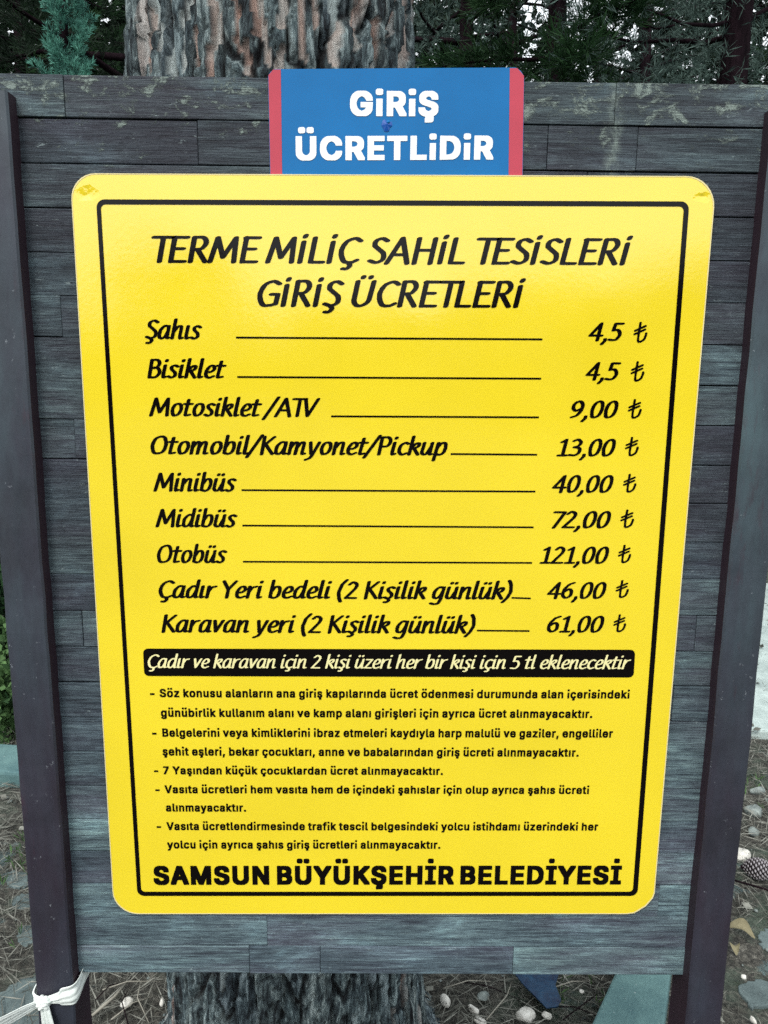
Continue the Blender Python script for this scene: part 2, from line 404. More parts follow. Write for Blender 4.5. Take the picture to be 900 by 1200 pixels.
def cells(u, v, cw, ch, seed, jit=.9):
    un = u/cw; vn = v/ch; per = max(1, int(round(2*np.pi*RT_TOP/cw)))
    ui = np.floor(un).astype(np.int64); best = np.full(un.shape, 9.); sec = np.full(un.shape, 9.); idd = np.zeros(un.shape)
    for du in (-1, 0, 1):
        uw = ui+du
        off = ((np.mod(uw, per)*2654435761 + seed) % 1000)/1000.0
        vi = np.floor(vn+off).astype(np.int64)
        for dv in (-1, 0, 1):
            a = np.mod(uw, per); b = vi+dv
            h1 = ((a*73856093 ^ b*19349663 ^ seed*83492791) & 0xffff)/65535.
            h2 = ((a*39916801 ^ b*28657 ^ seed*514229) & 0xffff)/65535.
            h1 = np.mod(h1*7.13+a*.377, 1); h2 = np.mod(h2*5.37+b*.619, 1)
            d = np.hypot(un-(uw+.5+(h1-.5)*jit), (vn+off-(b+.5+(h2-.5)*jit)))
            nb = d < best
            sec = np.where(nb, best, np.minimum(sec, d)); idd = np.where(nb, np.mod(h1*13.7+h2*7.9, 1), idd); best = np.minimum(best, d)
    return best, sec, idd
per_c = 2*np.pi*RT_TOP
wu = (fbm(np.cos(A)*9, ZZ*7+np.sin(A)*9, 5, 4)-.5)*.032; wv = (fbm(np.cos(A)*7+9, ZZ*6+np.sin(A)*7, 8, 3)-.5)*.05
b1, s1, id1 = cells(circ+wu, ZZ+wv, per_c/40, .26, 3)
b2, s2, id2 = cells(circ+wu*1.3, ZZ+wv, per_c/125, .085, 11)
e1 = np.clip((s1-b1)/.15, 0, 1); e2 = np.clip((s2-b2)/.16, 0, 1)
fine = fbm(circ*130, ZZ*26, 21, 4)
disp = .015*e1 + .009*id1 + .005*e2 + .006*id2 + .009*(fine-.5)
crack = np.clip(1-e1*1.3, 0, 1)*1.0 + np.clip(1-e2*1.5, 0, 1)*.65
# long pale peeled patches, as (photo x at the top, width, photo y where they end)
pale = np.zeros(A.shape)
xs = trunk_axis(ZZ) + np.cos(A)*trunk_rad(ZZ); front = np.sin(A) < 0
for pxx, wd, yend, ytop in ((160, 13, 62, -300), (172, 7, 78, -60), (195, 8, 95, -200), (252, 12, 60, -260), (254, 9, 95, 66), (300, 15, 52, -200), (291, 9, 95, 60), (337, 11, 44, -300), (334, 9, 92, 66), (391, 13, 80, -200), (470, 10, 60, -90), (186, 7, 50, -100), (212, 6, 88, 20), (356, 8, 78, -20), (372, 6, 40, -200), (412, 7, 55, -60), (436, 8, 90, 10), (452, 6, 40, -200), (318, 7, 88, 40), (236, 6, 84, 40), (226, 5, 30, -90), (280, 7, 70, 0)):
    c0 = at(pxx, 40, TY-.2); ze = at(pxx, yend, TY-.2)[2]; zt = at(pxx, ytop, TY-.2)[2]
    hw = wd/877*1.05*.5
    dd = np.abs(xs-c0[0] + (fbm(ZZ*14, A*0+pxx, 31, 3)-.5)*.035) - hw*(.75+.6*fbm(ZZ*25, A*0+pxx+.5, 41, 2))
    m = (dd < 0) & front & (ZZ > ze + (fbm(circ*60, ZZ*0, 7, 2)-.5)*.02) & (ZZ < zt)
    pale = np.where(m, 1., pale)
pale = np.maximum(pale, ((id1 > .90) & (ZZ > 1.0)).astype(float)*.6*(e1 > .25))
pale = np.maximum(pale, ((id2 > .93)).astype(float)*.5)
disp = np.where(pale > .8, disp*.35+.009, disp)
crack = np.where(pale > .8, crack*.25, crack)
rr = trunk_rad(ZZ) - .02 + disp
rr = rr + .02*(fbm(np.cos(A)*1.5+3, ZZ*1.2+np.sin(A)*1.5, 51, 2)-.5)
V = np.stack([trunk_axis(ZZ)-TXB + np.cos(A)*rr, np.sin(A)*rr, ZZ], -1).reshape(-1, 3)
ii, jj = np.meshgrid(np.arange(len(zz)-1), np.arange(na), indexing='ij')
F = np.stack([ii*na+jj, ii*na+(jj+1) % na, (ii+1)*na+(jj+1) % na, (ii+1)*na+jj], -1).reshape(-1, 4)
tm = tris_mesh('trunk', V, F, {'plate': id1.ravel(), 'pale': pale.ravel(), 'crack': np.clip(crack, 0, 1).ravel()})
tm.shade_smooth()
mesh_obj('trunk', tm, M['bark'], tree)

# ------------------------------------------------------------------ foliage machinery
def needles(C, D, per, length, width, spread, droop=0.0, seed=1):
    """C tuft centres (n,3), D tuft directions (n,3): 'per' thin leaf triangles each"""
    r = np.random.default_rng(seed); n = len(C)
    c = np.repeat(C, per, 0); d = np.repeat(D, per, 0)
    v = d + r.normal(0, spread, (n*per, 3)); v /= np.linalg.norm(v, axis=1, keepdims=True)+1e-9
    s = np.cross(v, r.normal(0, 1, (n*per, 3))); s /= np.linalg.norm(s, axis=1, keepdims=True)+1e-9
    L = length*r.uniform(.6, 1.15, (n*per, 1)); W = width*r.uniform(.7, 1.2, (n*per, 1))
    base = c + d*(r.uniform(-.5, .5, (n*per, 1))*length*.7)
    tip = base + v*L; tip[:, 2] -= droop*L[:, 0]
    mid = (base+tip)/2
    V = np.stack([base, mid + s*W*.5, tip, mid - s*W*.5], 1).reshape(-1, 3)
    k = np.arange(n*per)*4
    F = np.concatenate([np.stack([k, k+1, k+2, k+3], -1)])
    t = np.repeat(np.clip(np.repeat(r.uniform(.0, .8, n), per) + r.uniform(0, .3, n*per), 0, 1), 4)
    return V, F, t
def rnd_unit(r, n):
    v = r.normal(0, 1, (n, 3)); return v/np.linalg.norm(v, axis=1, keepdims=True)
def conifer(name, label, x, y, h, base, rad, tr, nl, per_limb, per, nlen, nwid, mat, seed, spread=.5, up=.15, shape=.8, group=None, cat='tree', bark='bark2', trunk=True, droop=0., lean=0., root=None, rpow=.5):
    r = np.random.default_rng(seed); rr_ = random.Random(seed)
    t = root or empty(name, (x, y, 0), 0)
    if root is None: tag(t, label, cat, group)
    if trunk:
        pts = [(lean*k/8*h*.1 + rr_.uniform(-.03, .03)*k/4, rr_.uniform(-.03, .03)*k/4, -.1 + (h*.97)*k/8) for k in range(9)]
        rad_ = [tr*(1-.9*(k/8))+.01 for k in range(9)]
        V_, F_ = tube(pts, rad_, 10); mesh_obj('trunk', pyd('trunk', V_, F_, True), M[bark], t)
    Cs, Ds = [], []
    for i in range(nl):
        f = (i+.5)/nl; z = base + (h-base)*f*.96
        a = i*2.399 + rr_.uniform(-.4, .4)
        L = rad*((1-f)**shape*.9+.12)*rr_.uniform(.75, 1.15)
        u = up + rr_.uniform(-.12, .12)
        p0 = np.array([lean*z*.1, 0, z]); dirv = np.array([math.cos(a), math.sin(a), u])
        pts = [p0]
        for k in range(1, 6): pts.append(p0 + dirv*L*k/5 + np.array([rr_.uniform(-.04, .04)*L, rr_.uniform(-.04, .04)*L, -.10*L*(k/5)**2*(1 if up < .5 else 0)]))
        if L > .35 and trunk:
            V_, F_ = tube(pts, [max(.004, .018*L*(1-.85*k/5)+.002) for k in range(6)], 5)
            mesh_obj('limb', pyd('limb', V_, F_, True), M[bark], t)
        P = np.array(pts); m = max(3, int(per_limb*(.3+.7*L/rad)))
        s = r.uniform(.12, 1., m)**rpow; idx = s*5; i0 = np.clip(idx.astype(int), 0, 4); fr = (idx-i0)[:, None]
        c = P[i0]*(1-fr)+P[i0+1]*fr
        side = rnd_unit(r, m); side[:, 2] *= .55
        off = side*(L*.30*r.uniform(.1, 1, (m, 1))); c = c + off
        d = dirv[None]*.7/np.linalg.norm(dirv) + side*.7; d[:, 2] += .25
        Cs.append(c); Ds.append(d/np.linalg.norm(d, axis=1, keepdims=True))
    C_, D_ = np.concatenate(Cs), np.concatenate(Ds)
    V_, F_, T_ = needles(C_, D_, per, nlen, nwid, spread, droop, seed+5)
    mesh_obj('crown', tris_mesh('crown', V_, F_, {'tone': T_}), M[mat], t)
    return t
# crown of the big pine: high above the frame
conifer('pine_tree', '', 0, 0, 10.2, 4.6, 3.0, .2, 26, 60, 16, .16, .007, 'fol_mid', 77, root=tree, trunk=False, shape=.5)
for i in range(9):
    a = i*2.4; z0 = 4.5+i*.55; L = 2.6-i*.2
    pts = [(math.cos(a)*L*k/5, math.sin(a)*L*k/5, z0+L*.2*k/5-.05*k*k/5) for k in range(6)]
    V_, F_ = tube(pts, [.06*(1-.8*k/5) for k in range(6)], 6); mesh_obj('limb', pyd('limb', V_, F_, True), M['bark2'], tree)

def P_at(px, py, Yd): q = at(px, py, Yd); return float(q[0]), float(q[1])
# young blue-green cypress behind the board's left end
x_, y_ = P_at(79, 60, 3.0)
conifer('cypress_tree', 'slender blue-green young cypress above the left end of the board', x_, y_, 4.0, .3, .26, .035, 130, 70, 12, .030, .0045, 'fol_teal', 11, spread=.45, up=1.5, shape=.75, rpow=.8)
# the wood behind: each tree stands on its own
wood = [
 # px, dist, h, base, rad, mat, label, seed
 (-60, 6.2, 8.2, 1.4, 2.0, 'fol_mid', 'green pine at the far left edge of the view, beyond the cypress'),
 (178, 5.4, 7.5, 1.2, 2.0, 'fol_dark', 'dark evergreen between the blue-green cypress and the big pine trunk'),
 (20, 8.8, 9.0, 1.6, 2.3, 'fol_mid', 'green pine farther back behind the blue-green cypress'),
 (300, 7.5, 8.0, 2.0, 2.0, 'fol_dark', 'dark pine hidden mostly by the big pine trunk'),
 (545, 6.4, 8.0, 1.8, 1.9, 'fol_grey', 'dark pine just right of the big trunk, above the blue sign'),
 (655, 4.2, 6.0, 1.6, 0.95, 'fol_mid', 'fresh green pine rising right of the blue sign, nearest of the trees there'),
 (600, 9.5, 9.0, 2.0, 2.2, 'fol_grey', 'grey-green pine far back above the right end of the blue sign'),
 (760, 8.6, 8.8, 2.2, 1.7, 'fol_grey', 'thin grey-green pine above the right part of the board, sky showing through'),
 (700, 11.0, 9.5, 2.5, 2.3, 'fol_grey', 'grey-green pine far behind the middle of the gap between blue sign and slim trunk'),
 (850, 11.5, 9.5, 2.5, 2.2, 'fol_dark', 'dark pine far behind the slim bare trunk'),
 (60, 11.5, 9.5, 2.5, 2.6, 'fol_dark', 'dark pine farthest back at the left, behind the cypress tip'),
 (1010, 9.8, 9.0, 2.2, 2.2, 'fol_mid', 'green pine at the far right edge of the view beyond the dark slim trunk'),
]
for i, (px, dist, h, b_, rad, m, lab) in enumerate(wood):
    x_, y_ = P_at(px, 50, dist)
    grey = m == 'fol_grey'
    conifer('pine_tree', lab, x_, y_, h, b_, rad, .11, 40, 78 if not grey else 62, 16 if not grey else 14, .12 if not grey else .075, .0085 if not grey else .013, m, 100+i*7, spread=.55 if not grey else .8, shape=.55, up=.12, group='trees behind the board')
# slim dark trunk with bare side branches at the right
x_, y_ = P_at(866, 50, 3.9)
st = empty('slim_pine', (x_, y_, 0)); tag(st, 'slim dark pine trunk with long bare side branches at the upper right', 'tree')
rtk = 16.5/877*4.7
V_, F_ = tube([(.02*math.sin(k), .01*math.cos(k*2), -.1+k*.75) for k in range(11)], [rtk*(1.15-.06*k) for k in range(11)], 14)
mesh_obj('trunk', pyd('trunk', V_, F_, True), M['bark2'], st)
def branch(px0, py0, pts, r0, dy=0.):
    out = []
    for (px, py, dd) in [(px0, py0, 0)]+pts:
        q = at(px, py, 3.9+dy+dd); out.append((float(q[0])-x_, float(q[1])-y_, float(q[2])))
    V_, F_ = tube(out, [r0*(1-.75*k/len(pts)) for k in range(len(out))], 6)
    mesh_obj('limb', pyd('limb', V_, F_, True), M['bark2'], st)
branch(860, 40, [(828, 50, .1), (790, 47, .2), (745, 50, .3), (700, 40, .45), (660, 34, .6)], .017)
branch(860, 24, [(835, 30, -.1), (800, 28, -.2), (775, 17, -.2), (735, 4, -.1)], .014)
branch(870, 30, [(893, 14, 0), (930, -5, .1), (980, -20, .2)], .02)
branch(745, 50, [(715, 58, .1), (685, 60, .2), (650, 72, .3)], .008, .3)
branch(790, 30, [(770, 34, .1), (745, 26, .2), (715, 28, .3)], .007, -.2)
branch(690, 38, [(655, 24, .1), (640, 26, .1), (618, 42, .1)], .008, .45)
C_ = []; D_ = []
r = np.random.default_rng(5)
for _ in range(1500):
    q = at(r.uniform(640, 1000), r.uniform(-160, 100), 3.9+r.uniform(-.4, 1.3)); C_.append([q[0]-x_, q[1]-y_, q[2]]); D_.append(rnd_unit(r, 1)[0])
for _ in range(1700):
    a = r.uniform(0, 6.28); rr_ = r.uniform(.2, 1.6); C_.append([math.cos(a)*rr_, math.sin(a)*rr_, r.uniform(4.4, 7.4)]); D_.append(rnd_unit(r, 1)[0])
V_, F_, T_ = needles(np.array(C_), np.array(D_), 9, .075, .0065, .7, 0, 9)
mesh_obj('crown', tris_mesh('crown', V_, F_, {'tone': T_}), M['fol_grey'], st)

# far wood all round, one mass of leaves
def wood_mass(name, arcs, n, mat, seed, size=.13):
    r = np.random.default_rng(seed); C_ = []
    for (a0, a1, d0, d1, h0, h1, k) in arcs:
        a = r.uniform(a0, a1, k); d = r.uniform(d0, d1, k)
        cap = h0 + (h1-h0)*fbm(a*13+4, d*0+seed, seed, 4)*1.25
        z = cap*r.uniform(0.0, 1., k)**.8
        C_.append(np.stack([np.sin(a)*d, np.cos(a)*d, z], -1))
    C_ = np.concatenate(C_); D_ = rnd_unit(r, len(C_))
    V_, F_, T_ = needles(C_, D_, 5, size*1.6, size, .9, 0, seed)
    o = mesh_obj(name, tris_mesh(name, V_, F_, {'tone': T_}), M[mat]); return o
o = wood_mass('far_wood', [(R(-75), R(75), 13, 17, 5.0, 12.5, 56000), (R(2), R(36), 12, 15, 6.0, 12.5, 4000), (R(-45), R(-5), 12, 14, 5.5, 12.5, 14000)], 0, 'fol_dark', 3, .095)
tag(o, 'dark mass of woodland closing the view behind the pines', 'wood', kind='stuff')
o = wood_mass('wood_edge', [(R(105), R(255), 24, 27, 2.5, 5.5, 30000)], 0, 'fol_dark', 8, .2)
tag(o, 'low wood edge across the clearing that faces the signs', 'wood', kind='stuff')

# leafy undergrowth beyond the left post
def clump(name, label, px, py, n, rad, hgt, mat, seed, kind=None, cat='plant', ln=.05, wd=.028):
    c = gnd(px, py); r = np.random.default_rng(seed)
    t = empty(name, (float(c[0]), float(c[1]), 0)); tag(t, label, cat)
    a = r.uniform(0, 6.28, n); q = rad*np.sqrt(r.uniform(0, 1, n)); z = hgt*r.uniform(.05, 1, n)*(1-.5*(q/rad)**2)
    C_ = np.stack([np.cos(a)*q, np.sin(a)*q, z], -1)
    V_, F_, T_ = needles(C_, rnd_unit(r, n)*.6+np.array([0, -.3, .5]), 5, ln, wd, .7, 0, seed)
    mesh_obj('foliage', tris_mesh('foliage', V_, F_, {'tone': T_}), M[mat], t)
    for k in range(7):
        a = r.uniform(0, 6.28); V_, F_ = tube([(0, 0, 0), (math.cos(a)*rad*.3, math.sin(a)*rad*.3, hgt*.5), (math.cos(a)*rad*.6, math.sin(a)*rad*.6, hgt*.8)], [.008, .005, .003], 5)
        mesh_obj('stem', pyd('stem', V_, F_, True), M['bark2'], t)
clump('leafy_shrub', 'low leafy green shrub showing left of the left post, just beyond the kerb', -25, 838, 1500, .42, .42, 'grass', 5, ln=.045, wd=.03)
clump('leafy_shrub', 'taller darker leafy shrub farther back left of the left post', -40, 790, 1600, .60, .85, 'fol_mid', 6, ln=.06, wd=.035)

# ------------------------------------------------------------------ ground litter
def scatter(n, box_, seed):
    r = np.random.default_rng(seed); x = r.uniform(box_[0], box_[1], n); y = r.uniform(box_[2], box_[3], n); return r, x, y
r, x, y = scatter(52000, (-2.6, 2.4, .45, 4.6), 12)
keep = fbm(x*2.2, y*2.2, 77, 3) > .30; x, y = x[keep], y[keep]
C_ = np.stack([x, y, ground_z(x, y)+r.uniform(.001, .02, len(x))], -1)
D_ = rnd_unit(r, len(x)); D_[:, 2] *= .18
V_, F_, T_ = needles(C_, D_, 2, .075, .0028, .22, 0, 13)
o = mesh_obj('needle_litter', tris_mesh('needle_litter', V_, F_, {'tone': T_}), M['litter']); tag(o, 'dry pine needle litter covering the ground under the board', 'litter', kind='stuff')
r, x, y = scatter(9000, (-2.6, 2.6, .7, 4.4), 14)
keep = fbm(x*1.9+5, y*1.9, 70, 3) > .50; x, y = x[keep], y[keep]
C_ = np.stack([x, y, ground_z(x, y)], -1); D_ = np.tile([0, 0, 1.], (len(x), 1)) + rnd_unit(r, len(x))*.5
V_, F_, T_ = needles(C_, D_, 4, .035, .004, .35, 0, 15)
o = mesh_obj('grass', tris_mesh('grass', V_, F_, {'tone': T_}), M['grass']); tag(o, 'short sparse grass among the needles', 'grass', kind='stuff')
r, x, y = scatter(1500, (-2.4, 2.6, .5, 5.2), 16)
C_ = np.stack([x, y, ground_z(x, y)+np.where((y > 2.0) & (x > 1.0), .05, .012)], -1); D_ = rnd_unit(r, len(x)); D_[:, 2] *= .15
V_, F_, T_ = needles(C_, D_, 1, .04, .02, .2, 0, 17)
o = mesh_obj('fallen_leaves', tris_mesh('fallen_leaves', V_, F_, {'tone': T_}), M['litter']); tag(o, 'small brown fallen leaves strewn on ground and path', 'leaves', kind='stuff')

def stone_mesh(name, sx, sy, sz, seed, sub=3):
    bm = bmesh.new(); bmesh.ops.create_icosphere(bm, subdivisions=sub, radius=1)
    rr_ = random.Random(seed); k = [Vector((rr_.uniform(-1, 1), rr_.uniform(-1, 1), rr_.uniform(-1, 1))).normalized() for _ in range(9)]; lv = [rr_.uniform(.62, .92) for _ in k]
    for v in bm.verts:
        for a, l in zip(k, lv):
            d = v.co.dot(a)
            if d > l: v.co -= a*(d-l)*.8
        v.co = Vector((v.co.x*sx, v.co.y*sy, v.co.z*sz))
    me = bpy.data.meshes.new(name); bm.to_mesh(me); bm.free(); me.shade_smooth(); return me
# gravel, uncounted
Vs, Fs = [], []; r, x, y = scatter(900, (-2.4, 2.4, .6, 4.2), 18); base = stone_mesh('g', 1, 1, .6, 3, 1); bv = np.array([v.co[:] for v in base.vertices]); bf = np.array([p.vertices[:] for p in base.polygons])
for k in range(len(x)):
    s = r.uniform(.003, .010)*(1.6 if r.random() < .08 else 1); a = r.uniform(0, 6.28); c_, s_ = math.cos(a), math.sin(a)
    q = bv*s*np.array([r.uniform(.8, 1.5), 1, 1]); q = np.stack([q[:, 0]*c_-q[:, 1]*s_, q[:, 0]*s_+q[:, 1]*c_, q[:, 2]], -1)
    Vs.append(q+np.array([x[k], y[k], ground_z(x[k:k+1], y[k:k+1])[0]+s*.4])); Fs.append(bf+k*len(bv))
o = mesh_obj('gravel', tris_mesh('gravel', np.concatenate(Vs), np.concatenate(Fs)), M['gpebble']); tag(o, 'small grey gravel scattered through the litter', 'gravel', kind='stuff')

pebs = [ # px, py, long px, mat, rot, label, elong
 (148, 1173, 13, 'pebble', .3, 'white pebble lying in the needles between left post and trunk', 1.2),
 (190, 1172, 11, 'pebble', 1.7, 'narrow white pebble touching the left side of the pine trunk', 2.0),
 (522, 1171, 15, 'pebble', 1.9, 'egg-shaped white pebble just right of the pine trunk', 1.5),
 (555, 1181, 13, 'pebble', -.8, 'slim white pebble beside a similar one, the upper of the two', 1.9),
 (563, 1195, 13, 'pebble', -.6, 'slim white pebble just below another one at the bottom edge', 1.7),
 (616, 1188, 20, 'pebble', .1, 'large white oval pebble below the blue plastic shard', 1.25),
 (641, 1188, 11, 'pebble', -.5, 'small pale pebble right of the large oval one', 1.5),
 (500, 1198, 16, 'pebble', -.3, 'white pebble at the bottom edge near the trunk foot', 2.0),
 (566, 1166, 14, 'gpebble', .4, 'brownish grey pebble above the two slim white ones', 1.5),
 (682, 1160, 5, 'pebble', .2, 'tiny white pebble left of the concrete block', 1.0),
 (869, 1000, 20, 'pebble', .5, 'bright white stone behind the pine cone, beside the right post', 1.2),
 (884, 949, 20, 'gpebble', .2, 'round flat grey stone farther up from the pine cone', 1.15),
 (888, 926, 17, 'gpebble', .2, 'pale grey stone, farthest of those beside the right post', 1.6),
 (883, 973, 14, 'gpebble', 1.2, 'small grey stone between the round flat one and the white one', 1.2),
 (872, 1143, 6, 'pebble', .4, 'tiny white pebble low beside the right post', 1.1),
 (883, 1194, 9, 'pebble', 1.9, 'narrow white pebble at the bottom right corner', 2.2)]
for i, (px, py, L, m, rot, lab, el) in enumerate(pebs):
    c = gnd(px, py, .02); dist = np.linalg.norm(c-CAM); s = L/877*dist/2
    o = mesh_obj('pebble', stone_mesh('pebble', s, s/el, s*.62, 40+i), M[m], loc=(float(c[0]), float(c[1]), float(c[2])-.004)); o.rotation_euler = (0, 0, rot)
    tag(o, lab, 'pebble')
# flat blue-green stones let into the soil
flats = [([(-60, 1200), (-8, 1168), (26, 1146), (44, 1140), (70, 1152), (52, 1210), (0, 1240)], 'large flat blue-green slab behind the white ribbon at bottom left'),
 ([(4, 1022), (16, 1017), (32, 1020), (33, 1036), (20, 1039), (8, 1033)], 'flat blue-green stone left of the left post, uppermost of three'),
 ([(14, 1049), (34, 1045), (37, 1062), (26, 1066), (15, 1060)], 'flat blue-green stone left of the left post, middle of three'),
 ([(20, 1086), (38, 1078), (42, 1100), (30, 1108), (20, 1100)], 'flat blue-green stone left of the left post, lowest of three'),
 ([(887, 1092), (899, 1083), (925, 1090), (920, 1106), (896, 1106)], 'flat blue stone at the right edge below the dry curled leaf'),
 ([(866, 1152), (882, 1142), (915, 1144), (920, 1172), (880, 1174)], 'larger flat blue-green stone at the right edge near the bottom')]
for poly, lab in flats:
    q = [gnd(a, b, .01) for a, b in poly]; cx_, cy_ = sum(p[0] for p in q)/len(q), sum(p[1] for p in q)/len(q)
    pl = []
    for i in range(len(q)):
        a, b = q[i], q[(i+1) % len(q)]
        for k in range(5):
            f = k/5; j = (random.random()-.5)*.012; pl.append((a[0]+(b[0]-a[0])*f - cx_ + j, a[1]+(b[1]-a[1])*f - cy_ - j))
    o = slab('flat_stone', pl, -.03, .005+.003*random.random(), M['slate'], .003); o.location = (cx_, cy_, float(ground_z(np.array([cx_]), np.array([cy_]))[0])-.0005); tag(o, lab, 'stone')

# blue plastic shard
q = [gnd(a, b, .04) for a, b in ((600, 1138), (655, 1136), (650, 1152), (657, 1168), (653, 1176), (640, 1178), (612, 1152))]
c = sum(q)/len(q)
o = slab('plastic_shard', [(p[0]-c[0], p[1]-c[1]) for p in q], .034, .037, M['bluep'], 0); o.location = (float(c[0]), float(c[1]), 0)
o.rotation_euler = (.05, .04, 0); tag(o, 'dark blue broken plastic sheet lying in the litter right of the trunk', 'plastic sheet')
# pale stick
a, b = gnd(108, 1190, .03), gnd(134, 1168, .05); m = (a+b)/2+np.array([.004, 0, .004]); b2 = gnd(150, 1150, .03)
V_, F_ = tube([a-a, m-a, b-a, b2-a], [.0035, .004, .0032, .002], 7)
o = mesh_obj('stick', pyd('stick', V_, F_, True), M['twig'], loc=tuple(map(float, a))); tag(o, 'pale broken stick on the needles right of the left post foot', 'stick')
# dry twigs heap behind the board between post and trunk
rr_ = random.Random(4)
tw = [(120, 1160, 190, 1150), (112, 1172, 160, 1148), (130, 1195, 185, 1166), (150, 1200, 150, 1160), (165, 1150, 175, 1200), (540, 1150, 610, 1172), (570, 1195, 600, 1150), (660, 1195, 700, 1165), (640, 1160, 690, 1150), (655, 1180, 700, 1190), (520, 1158, 575, 1150)]
TWL = ['thin twig along the board bottom edge left of the trunk', 'thin twig nearest the left post foot, sloping up right', 'thin twig crossing the middle of the litter left of the trunk',
 'thin steep twig rising left of the small white pebble', 'thin twig pointing down beside the left flank of the trunk', 'thin twig running from board edge toward the big oval pebble',
 'thin steep twig left of the big oval pebble', 'thin twig at bottom edge reaching the concrete block', 'thin twig just under the board right of the blue shard', 'nearly level thin twig between blue shard and concrete block, lower one',
 'thin twig under the board just right of the trunk']
for i, (x0, y0, x1, y1) in enumerate(tw):
    a, b = gnd(x0, y0, .03), gnd(x1, y1, .02); m = (a+b)/2+np.array([rr_.uniform(-.02, .02), 0, .012])
    V_, F_ = tube([a-a, m-a, b-a], [.0016, .0014, .0008], 5)
    o = mesh_obj('twig', pyd('twig', V_, F_, True), M['bark2'] if i % 2 else M['twig'], loc=tuple(map(float, a)))
    tag(o, TWL[i], 'twig')

# pine cone
def cone_mesh(L, Rm):
    Vs, Fs, T = [], [], []; n = 150
    for i in range(n):
        f = (i+.5)/n; a = i*2.39996; z = (f-.5)*L*.94
        rad = Rm*(math.sin(math.pi*min(1, f*1.0+.02))**.6)*(1.05-.35*f)+.001; s = Rm*.36*(.55+.6*math.sin(math.pi*f))
        ca, sa = math.cos(a), math.sin(a); rx = np.array([ca, sa, 0]); tx = np.array([-sa, ca, 0]); zx = np.array([0, 0, 1.])
        o_ = rx*rad*.35+zx*z; e = rx*rad+zx*(z+s*.5)
        pts = [o_-tx*s*.25, o_+tx*s*.25, e+tx*s*.62-zx*s*.05, e+zx*s*.30+rx*s*.10, e-tx*s*.62-zx*s*.05, e-zx*s*.42+rx*s*.12, e+rx*s*.34]
        b_ = len(Vs); Vs += pts; T += [0, 0, .7, .9, .7, .35, 1.]
        Fs += [(b_, b_+1, b_+5), (b_+1, b_+2, b_+5), (b_+4, b_, b_+5), (b_+6, b_+5, b_+2), (b_+6, b_+2, b_+3), (b_+6, b_+3, b_+4), (b_+6, b_+4, b_+5), (b_, b_+4, b_+3), (b_, b_+3, b_+1), (b_+1, b_+3, b_+2)]
    return tris_mesh('scales', np.array(Vs), np.array(Fs), {'tone': T})
c = gnd(889, 1019, .035)
pc = empty('pine_cone', (float(c[0]), float(c[1]), 0)); tag(pc, 'open dark pine cone lying on the ground beside the right post', 'pine cone')
o = mesh_obj('scales', cone_mesh(.098, .031), M['cone'], pc, (0, 0, .037)); o.rotation_euler = (R(80), R(10), R(62)); o['kind'] = 'stuff'
V_, F_ = tube([(0, 0, -.05), (0, 0, 0), (0, 0, .052)], [.006, .016, .005], 8)
o = mesh_obj('core', pyd('core', V_, F_), M['bark2'], pc, (0, 0, .037)); o.rotation_euler = (R(80), R(10), R(62))
c = gnd(905, 1048, .01); V_, F_ = tube([(-.10, .05, .012), (-.02, .0, .016), (.06, -.07, .008)], [.003, .003, .002], 6)
o = mesh_obj('twig', pyd('twig', V_, F_, True), M['bark2'], loc=tuple(map(float, c))); tag(o, 'dark straight twig lying just below the pine cone', 'twig')
# dry curled leaf
c = gnd(868, 1090, .02); Vs = []; Fs = []
for i in range(9):
    for j in range(5):
        u = i/8-.5; v = (j/4-.5)*math.sin(math.pi*(i+.35)/8.7)
        Vs.append((u*.075, v*.036, .012*math.cos(u*5)+abs(v)**1.5*.045))
for i in range(8):
    for j in range(4): k = i*5+j; Fs.append((k, k+5, k+6, k+1))
me = pyd('curled_leaf', Vs, Fs, True); me.attributes.new('tone', 'FLOAT', 'POINT').data.foreach_set('value', [random.uniform(.4, .9) for _ in Vs])
o = mesh_obj('dry_leaf', me, M['leaf_dry'], loc=tuple(map(float, c))); o.rotation_euler = (.3, .1, -.5); tag(o, 'curled straw-coloured dry leaf low beside the right post', 'leaf')
c = gnd(862, 1112, .015); o = mesh_obj('dry_leaf', me.copy(), None, loc=tuple(map(float, c))); o.scale = (.55, .7, .6); o.rotation_euler = (-.2, .2, 1.2); tag(o, 'small crumpled dry leaf just under the larger curled one', 'leaf')

